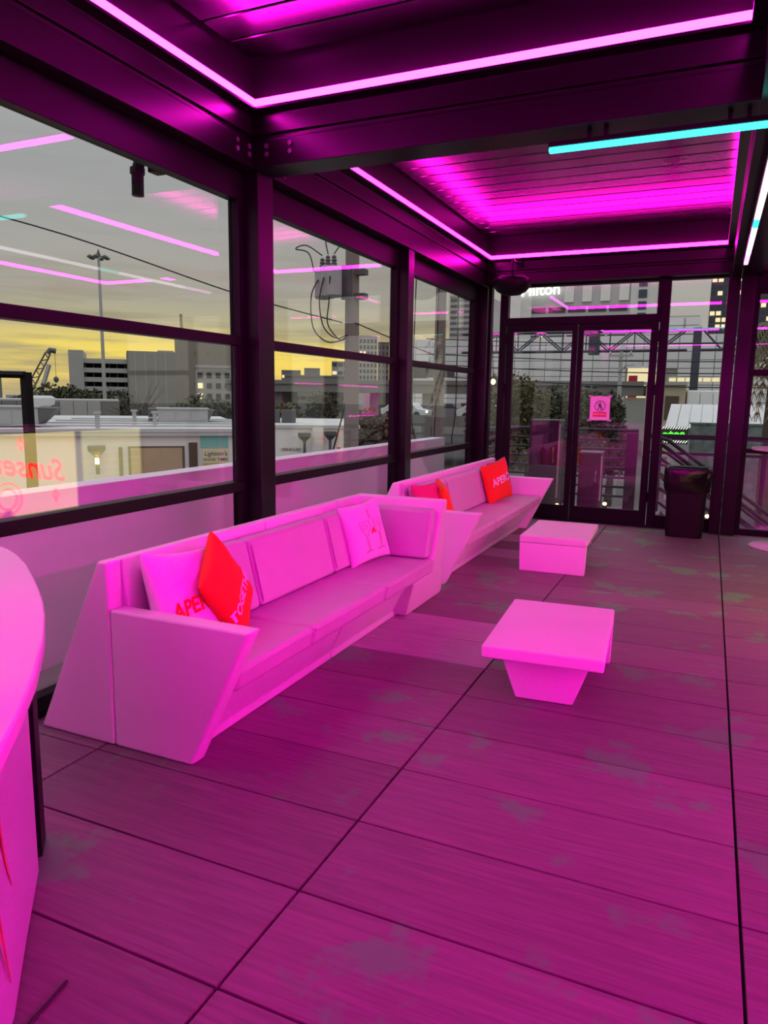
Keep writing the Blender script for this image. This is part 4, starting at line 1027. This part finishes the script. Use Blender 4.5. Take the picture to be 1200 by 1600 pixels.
def hotel():
    y = 168; b = thing('hotel_tower', 'pale hotel tower with lit rooftop lettering beyond the transom', 'building', (-28, y + 6, -4.2))
    build('white_end', B(-46, -41.3, y, y + 18, -4.2, 46), 'hotel_white', b); build('grey_return', B(-41.29, -38.9, y + .6, y + 18, -4.2, 46), mat('hotel_mid', (.76, .74, .71), .8), b)
    build('body', B(-38.89, -17.5, y + 1, y + 18, -4.2, 46), 'hotel_grey', b); build('right_wing', B(-17.49, -12.2, y + .4, y + 18, -4.2, 46), mat('hotel_mid', (.5, .49, .47)), b)
    for k in range(4): build('pilaster', B(-31.6 + k * 3.9, -29.6 + k * 3.9, y + .5, y + .99, 22.9, 46), 'hotel_white', b)
    src = None
    for r in range(4):
        for cidx in range(5):
            c = Vector((-37.6 + cidx * 4.4, y + .9, 14.6 + r * 2.05))
            if src is None: src = build('window', B(c.x - 1.9, c.x + 1.9, y + .80, y + .999, c.z, c.z + 1.15), 'pane_dark', b, keep_origin=c)
            else: twin(src, 'window', c, b)
    for (x, z) in ((-37.0, 17.1), (-36.8, 15.0), (-24.2, 17.0), (-19.4, 17.2)): build('lit_window', B(x, x + .8, y + .7, y + .799, z, z + .8), 'window_lit', b)
    for r in range(5): build('window', B(-15.9, -14.2, y + .2, y + .399, 16 + r * 2.4, 17.7 + r * 2.4), 'tower_blue', b)
    build('lettering', text_on(MB(), 'Hilton', 3.5, (-36.9, y + .1, 25.7), Vector((1, 0, .02)), Vector((0, 0, 1)), Vector((0, -1, 0)), bold=.05, extrude=.1), 'letter_lit', b)
hotel()
block('slatted office block showing in the narrow sidelight', (-48.5, 140), (-41.5, 140), 12, 21, 'hotel_grey', (1, 11, 9, 21, .96, .42), 'concrete_dark')
def glass_tower():
    y = 205; b = thing('glass_tower', 'dark blue glass tower with scattered lit windows at the right', 'building', (6, y + 8, -4.2))
    build('body', B(-2.2, 17, y, y + 18, -4.2, 62), 'tower_blue', b); rn = random.Random(5)
    src = {}
    for i in range(13):
        for j in range(12):
            m = 'window_lit' if rn.random() < .28 else 'pane_dark'; c = Vector((-1.45 + i * 1.42, y - .05, 13.2 + j * 1.62))
            if m in src: twin(src[m], 'window', c, b)
            else: src[m] = build('window', B(c.x - .55, c.x + .55, y - .10, y - .001, c.z, c.z + 1.0), m, b, keep_origin=c)
glass_tower()
def overpass():
    t = thing('overpass', 'dark concrete overpass running behind the trees', 'bridge', (-8, 84, -4.2))
    build('deck', B(-60, -6.6, 82, 88, 2.0, 3.0), 'concrete_dark', t); build('barrier', B(-60, -6.6, 81.8, 82.1, 3.001, 3.5), 'concrete_dark', t)
    for k in range(7): build('pier', B(-11 - k * 7, -9.8 - k * 7, 83, 87, -4.2, 1.99), 'concrete_dark', t)
overpass()
F = Frame((-6.2, 80), (-1.2, 80)); t = thing('low_building', 'beige low building with a dark doorway beyond the tall fixed window', 'building', (-3.7, 84, -4.2))
build('wall', B(-6.2, -2.4, 80, 88, -4.2, 3.1), mat('beige', (.50, .44, .30), .8, 0, .08, .5), t); build('flat_roof', B(-6.4, -2.3, 79.6, 88, 3.101, 3.4), 'concrete', t); build('doorway', B(-4.3, -3.0, 79.9, 79.99, -.4, 2.0), 'brown', t)
build('annex', B(-2.29, 4, 80.5, 88, -4.2, 2.6), 'facade_panel', t)
for k in range(5): build('annex_panel', B(-2.2 + k * 1.2, -1.1 + k * 1.2, 80.3, 80.49, -.4, 2.5), 'facade_panel', t)
t = thing('shed', 'pale corrugated shed roof above the green sign', 'building', (.2, 45, -4.2))
build('wall', B(-2.1, 4.5, 45, 50, -4.2, -.05), 'concrete', t)
for k in range(11): build('roof_sheet', MB().add([(-2.3 + k * .62, 44.6, -.04), (-1.72 + k * .62, 44.6, -.04), (-1.72 + k * .62, 50, 1.25), (-2.3 + k * .62, 50, 1.25), (-2.3 + k * .62, 44.6, .02), (-1.72 + k * .62, 44.6, .02), (-1.72 + k * .62, 50, 1.31), (-2.3 + k * .62, 50, 1.31)], [(0, 3, 2, 1), (4, 5, 6, 7), (0, 1, 5, 4), (1, 2, 6, 5), (2, 3, 7, 6), (3, 0, 4, 7)]), 'roof_white', t)
t = thing('green_sign', 'glowing green letters on a hatched board near the stairs', 'sign', (-1.3, 32, -1.2))
build('board', B(-2.0, -.75, 32.05, 32.12, -.25, .46), 'dark_opening', t)
build('lettering', text_on(MB(), 'ates', .52, (-1.30, 32.03, .13), Vector((1, 0, .05)), Vector((0, 0, 1)), Vector((0, -1, 0)), bold=.02), 'sign_green', t)
for k in range(12):
    for z in (.36, -.20): build('hatch_stripe', MB().tube([(-1.95 + k * .10, 32.03, z), (-1.87 + k * .10, 32.03, z + .10)], .012, 4), 'letter_lit', t)
build('leg', MB().tube([(-1.0, 32.1, -4.2), (-1.0, 32.1, -.25)], .05, 6), 'galv', t); build('leg', MB().tube([(-1.8, 32.1, -4.2), (-1.8, 32.1, -.25)], .05, 6), 'galv', t)
m = mat('mural', (.13, .17, .16), .7, 0, .9, 3.5)
tag(build('mural_wall', MB().box(-.70, 4.5, 33.0, 33.3, -4.2, .55).box(-.75, 4.55, 32.95, 33.35, .55, .62), m), 'dark mural-painted wall behind the stair rails', 'wall')
def street_pole():
    t = thing('street_pole', 'grey street pole behind the right door pane', 'utility pole', (-4.95, 45, -4.2))
    build('pole', MB().tube([(-4.9, 45, -4.2), (-5.0, 45, 4.3)], .17, 8, .10), 'galv', t); build('cross_arm', B(-5.7, -4.3, 44.9, 45.0, 4.0, 4.12), 'galv', t)
    for d in (-.6, .55): build('insulator', MB().lathe([(.05, 0), (.08, .08), (.03, .2)], (-5 + d, 44.95, 4.12), 8), 'galv', t)
    build('lamp_arm', MB().tube([(-5.0, 45, 3.2), (-4.6, 44.6, 3.5), (-4.2, 44.4, 3.5)], .04, 6), 'galv', t)
street_pole()
def palm():
    c = Vector((1.50, 21.5, 3.45)); t = thing('palm_tree', 'palm with drooping dry fronds at the right edge', 'palm tree', (c.x, c.y, -4.2)); rn = random.Random(3)
    build('trunk', MB().tube([(c.x, c.y, -4.2), (c.x - .05, c.y, 0), c], .22, 10, .16), 'bark', t)
    for k in range(54):
        a = k * 2.399; dry = k % 3 == 0; up = rn.uniform(.1, .9) if not dry else -.3; L = rn.uniform(.9, 1.25)
        pts = [c + Vector((math.cos(a) * L * s, math.sin(a) * L * s, up * s - (1.3 if not dry else 2.2) * s * s)) for s in (0, .2, .4, .6, .8, 1.0)]
        vs = []; fs = []
        for i in range(5):
            for j in range(3):
                p = pts[i].lerp(pts[i + 1], j / 3); side = Vector((-math.sin(a), math.cos(a), 0)); d = (pts[i + 1] - pts[i]).normalized()
                for sg in (1, -1):
                    tip = p + side * sg * (.30 * (1 - .12 * i)) + d * .16 - Vector((0, 0, .16)); q = len(vs)
                    vs += [p - d * .02, p + d * .06, tip]; fs.append((q, q + 1, q + 2))
        fr = MB().add(vs, fs); fr.tube(pts, .012, 4)
        build('frond', fr, mat('frond_dry', (.30, .22, .09), .8, 0, .3, 3) if dry else mat('frond_green', (.10, .11, .045), .7, 0, .3, 3), t)
palm()
# cars on the raised road beyond the far sash window
rd = build('raised_road', MB().box(-38, -13, 57, 66, -.85, -.35).box(-38, -13, 56.7, 57, -.85, .05), 'concrete_dark'); tag(rd, 'raised concrete road with a low kerb wall beyond the far sash window', 'road')
def car(label, x, y, m, tail):
    t = thing('car', label, 'car', (x, y, -.35), 'cars on the raised road'); z = -.35
    P = [(-2.1, .25), (2.1, .25), (2.15, .75), (1.3, .88), (.8, 1.38), (-1.1, 1.42), (-1.8, .92), (-2.15, .85)]
    build('body', MB().prism([(x + a, z + b) for a, b in P], 'y', y - .85, y + .85), m, t, bevel=.06)
    build('side_glass', MB().prism([(x + a, z + b) for a, b in ((-1.35, .93), (1.0, .93), (.7, 1.30), (-1.0, 1.33))], 'y', y - .862, y - .851), 'pane_dark', t)
    for d in (-1.3, 1.3): build('wheel', MB().tube([(x + d, y - .87, z + .32), (x + d, y - .70, z + .32)], .32, 14), 'rubber', t)
    for d in (-1.3, 1.3): build('wheel', MB().tube([(x + d, y + .70, z + .32), (x + d, y + .87, z + .32)], .32, 14), 'rubber', t)
    build('lamp', B(x + (-2.19 if tail else 2.08), x + (-2.08 if tail else 2.19), y - .80, y - .45, z + .55, z + .72), 'tail_red' if tail else 'head_white', t)
mat('car_white', (.7, .7, .7), .3); mat('car_grey', (.2, .2, .22), .3); mat('car_red', (.4, .03, .03), .3)
car('white car on the raised road, leftmost', -24.6, 60, 'car_white', False); car('grey car between two others on the raised road', -21.4, 61.9, 'car_grey', True)
car('red car on the raised road', -19.6, 64.4, 'car_red', True); car('white car at the right end of the raised road', -17.4, 59.5, 'car_white', False)

# ---- landing, railings, stairs outside the doors
ld = build('floor_landing', MB().box(-2.95, -.55, 9.14, 10.95, -.30, -.06), 'concrete_dark'); tag(ld, 'small landing outside the double doors', 'floor', kind='structure')
def railing():
    t = thing('railing', 'dark purple steel pipe railing around the landing', 'railing', (-1.8, 10.85, -.06)); y = 10.85
    for k in range(8):
        z = 1.06 - k * .135; r = .026 if k == 0 else .018
        build('rail', MB().tube([(-2.88, y, z), (-.90, y, z)], r, 8), 'purple_steel', t)
        build('side_rail', MB().tube([(-2.88, 9.2, z), (-2.88, y - .03, z)], r, 8), 'purple_steel', t)
    for x in (-2.88, -1.95): build('post', B(x - .025, x + .025, y - .03, y + .03, -.06, 1.06), 'purple_steel', t)
    build('post', B(-1.05, -.90, y - .06, y + .06, -.06, 1.03), 'purple_steel', t)
    build('post', B(-2.91, -2.85, 9.16, 9.22, -.06, 1.06), 'purple_steel', t)
railing()
def stairs():
    t = thing('outdoor_stairs', 'steel stairs with sloping handrails going down to the right', 'stairs', (.9, 10.2, -4.2)); k = -.72
    zf = lambda x, o: o + (x + .55) * k
    for y in (9.62, 10.85):
        for o, r in ((.98, .026), (.80, .02), (.62, .02), (.44, .02), (.26, .02)):
            build('handrail', MB().tube([(-.62, y, o), (-.5, y, zf(-.5, o)), (4.4, y, zf(4.4, o))], r, 8), 'purple_steel', t)
        P = [(-.54, -.32), (-.54, -.06), (4.4, zf(4.4, -.06)), (4.4, zf(4.4, -.32))]
        build('stringer', MB().prism(P, 'y', y - .025, y + .025), 'purple_steel', t)
        for x in (-.60, .9, 2.4, 3.9): build('post', B(x - .025, x + .025, y - .025, y + .025, zf(max(x, -.55), -.3), zf(max(x, -.55), .98)), 'purple_steel', t)
    for i in range(17):
        x = -.52 + i * .27; build('tread', B(x, x + .28, 9.65, 10.82, zf(x, -.13), zf(x, -.10)), 'galv', t)
stairs()
def mesh_fence():
    t = thing('mesh_fence', 'wire mesh fence with a flat top rail beyond the stairs', 'fence', (1.4, 11.6, -4.2)); y = 11.6
    build('top_rail', B(-.85, 4.0, y - .03, y + .03, .93, 1.0), 'purple_steel', t); build('mid_rail', B(-.85, 4.0, y - .02, y + .02, .70, .74), 'purple_steel', t)
    for x in (-.85, .75, 2.35, 3.95): build('post', B(x - .03, x + .03, y - .03, y + .03, -4.2, .93), 'purple_steel', t)
    mb = MB()
    for k in range(36): mb.box(-.82 + k * .134, -.815 + k * .134, y - .003, y + .003, -1.6, .70)
    for k in range(17): mb.box(-.85, 4.0, y - .003, y + .003, -1.5 + k * .134, -1.495 + k * .134)
    o = build('wire_mesh', mb, 'galv_dark', t); o['kind'] = 'stuff'
mesh_fence()
def cabinet(label, x0, x1, y0, y1, z1, inset):
    t = thing('outdoor_cabinet', label, 'cabinet', ((x0 + x1) / 2, (y0 + y1) / 2, -.06), 'cabinets on the landing')
    build('body', B(x0, x1, y0, y1, -.06, z1), mat('cab_grey', (.030, .027, .036), .4, spec=.3), t, bevel=.01); build('door', B(x0 + .012, x1 - .012, y0 - .02, y0 - .001, inset, z1 - .015), 'cab_grey', t, bevel=.006)
    build('lid', B(x0 - .008, x1 + .008, y0 - .022, y1, z1 + .001, z1 + .02), 'galv_dark', t); build('handle', MB().tube([(x1 - .05, y0 - .022, z1 * .55), (x1 - .05, y0 - .045, z1 * .57), (x1 - .05, y0 - .045, z1 * .70), (x1 - .05, y0 - .022, z1 * .72)], .007, 6), 'galv', t)
    build('side_strip', B(x1 + .001, x1 + .014, y0, y0 + .06, .2, z1 - .03), 'galv', t)
cabinet('tall dark cabinet behind the left door pane', -2.17, -1.79, 9.62, 10.02, 1.20, .42)
cabinet('short dark cabinet behind the right door pane', -1.51, -1.235, 9.62, 9.95, .80, .02)
def deck_light(label, x, y, z, wall=False):
    t = thing('deck_light', label, 'lamp', (x, y, z - .05), 'small warm deck lights')
    build('housing', MB().lathe([(.03, -.05), (.032, -.01), (.02, 0)], (x, y, z), 10), 'black_metal', t); build('bulb', MB().lathe([(.012, .0005), (.024, .014), (.022, .030), (.006, .038)], (x, y, z), 10), 'bulb_warm', t)
    build('stalk', MB().tube([(x, y, z - .051), (x, y, z - .12), (x, y + .02, -.059 if not wall else z - .14)], .006, 5), 'black_metal', t)
deck_light('warm deck light at the right foot of the bin', .060, 9.26, .13); deck_light('warm deck light just right of the steel post', .352, 9.26, .21)
deck_light('warm deck light at the foot of the tall cabinet', -1.74, 9.50, .10); deck_light('warm deck light at the foot of the short cabinet', -1.14, 9.50, .16)
t = thing('string_bulb', 'single bright bulb outside the narrow sidelight', 'lamp', (-2.66, 9.5, 1.68)); build('bulb', MB().lathe([(.01, 0), (.03, .02), (.03, .05), (.01, .07)], (-2.66, 9.5, 1.67), 10), 'bulb_warm', t); build('flex', MB().tube([(-2.66, 9.5, 1.741), (-2.66, 9.40, 2.2), (-2.69, 9.125, 2.75)], .006, 5), 'rubber', t)
# rough lot beyond the stairs
def lot():
    rn = random.Random(8); mb = MB(); nx, ny = 44, 44
    vs = [(-6 + 14 * i / nx, 13.5 + 17 * j / ny, -2.9 - .05 * j * .4 + rn.uniform(-.12, .12)) for j in range(ny + 1) for i in range(nx + 1)]
    fs = [(j * (nx + 1) + i, j * (nx + 1) + i + 1, (j + 1) * (nx + 1) + i + 1, (j + 1) * (nx + 1) + i) for j in range(ny) for i in range(nx)]
    o = build('rubble_lot', mb.add(vs, fs), mat('rubble', (.26, .21, .16), .9, 0, .7, 5, .6, 9)); tag(o, 'rough gravel lot below the landing', 'gravel', kind='stuff')
lot()
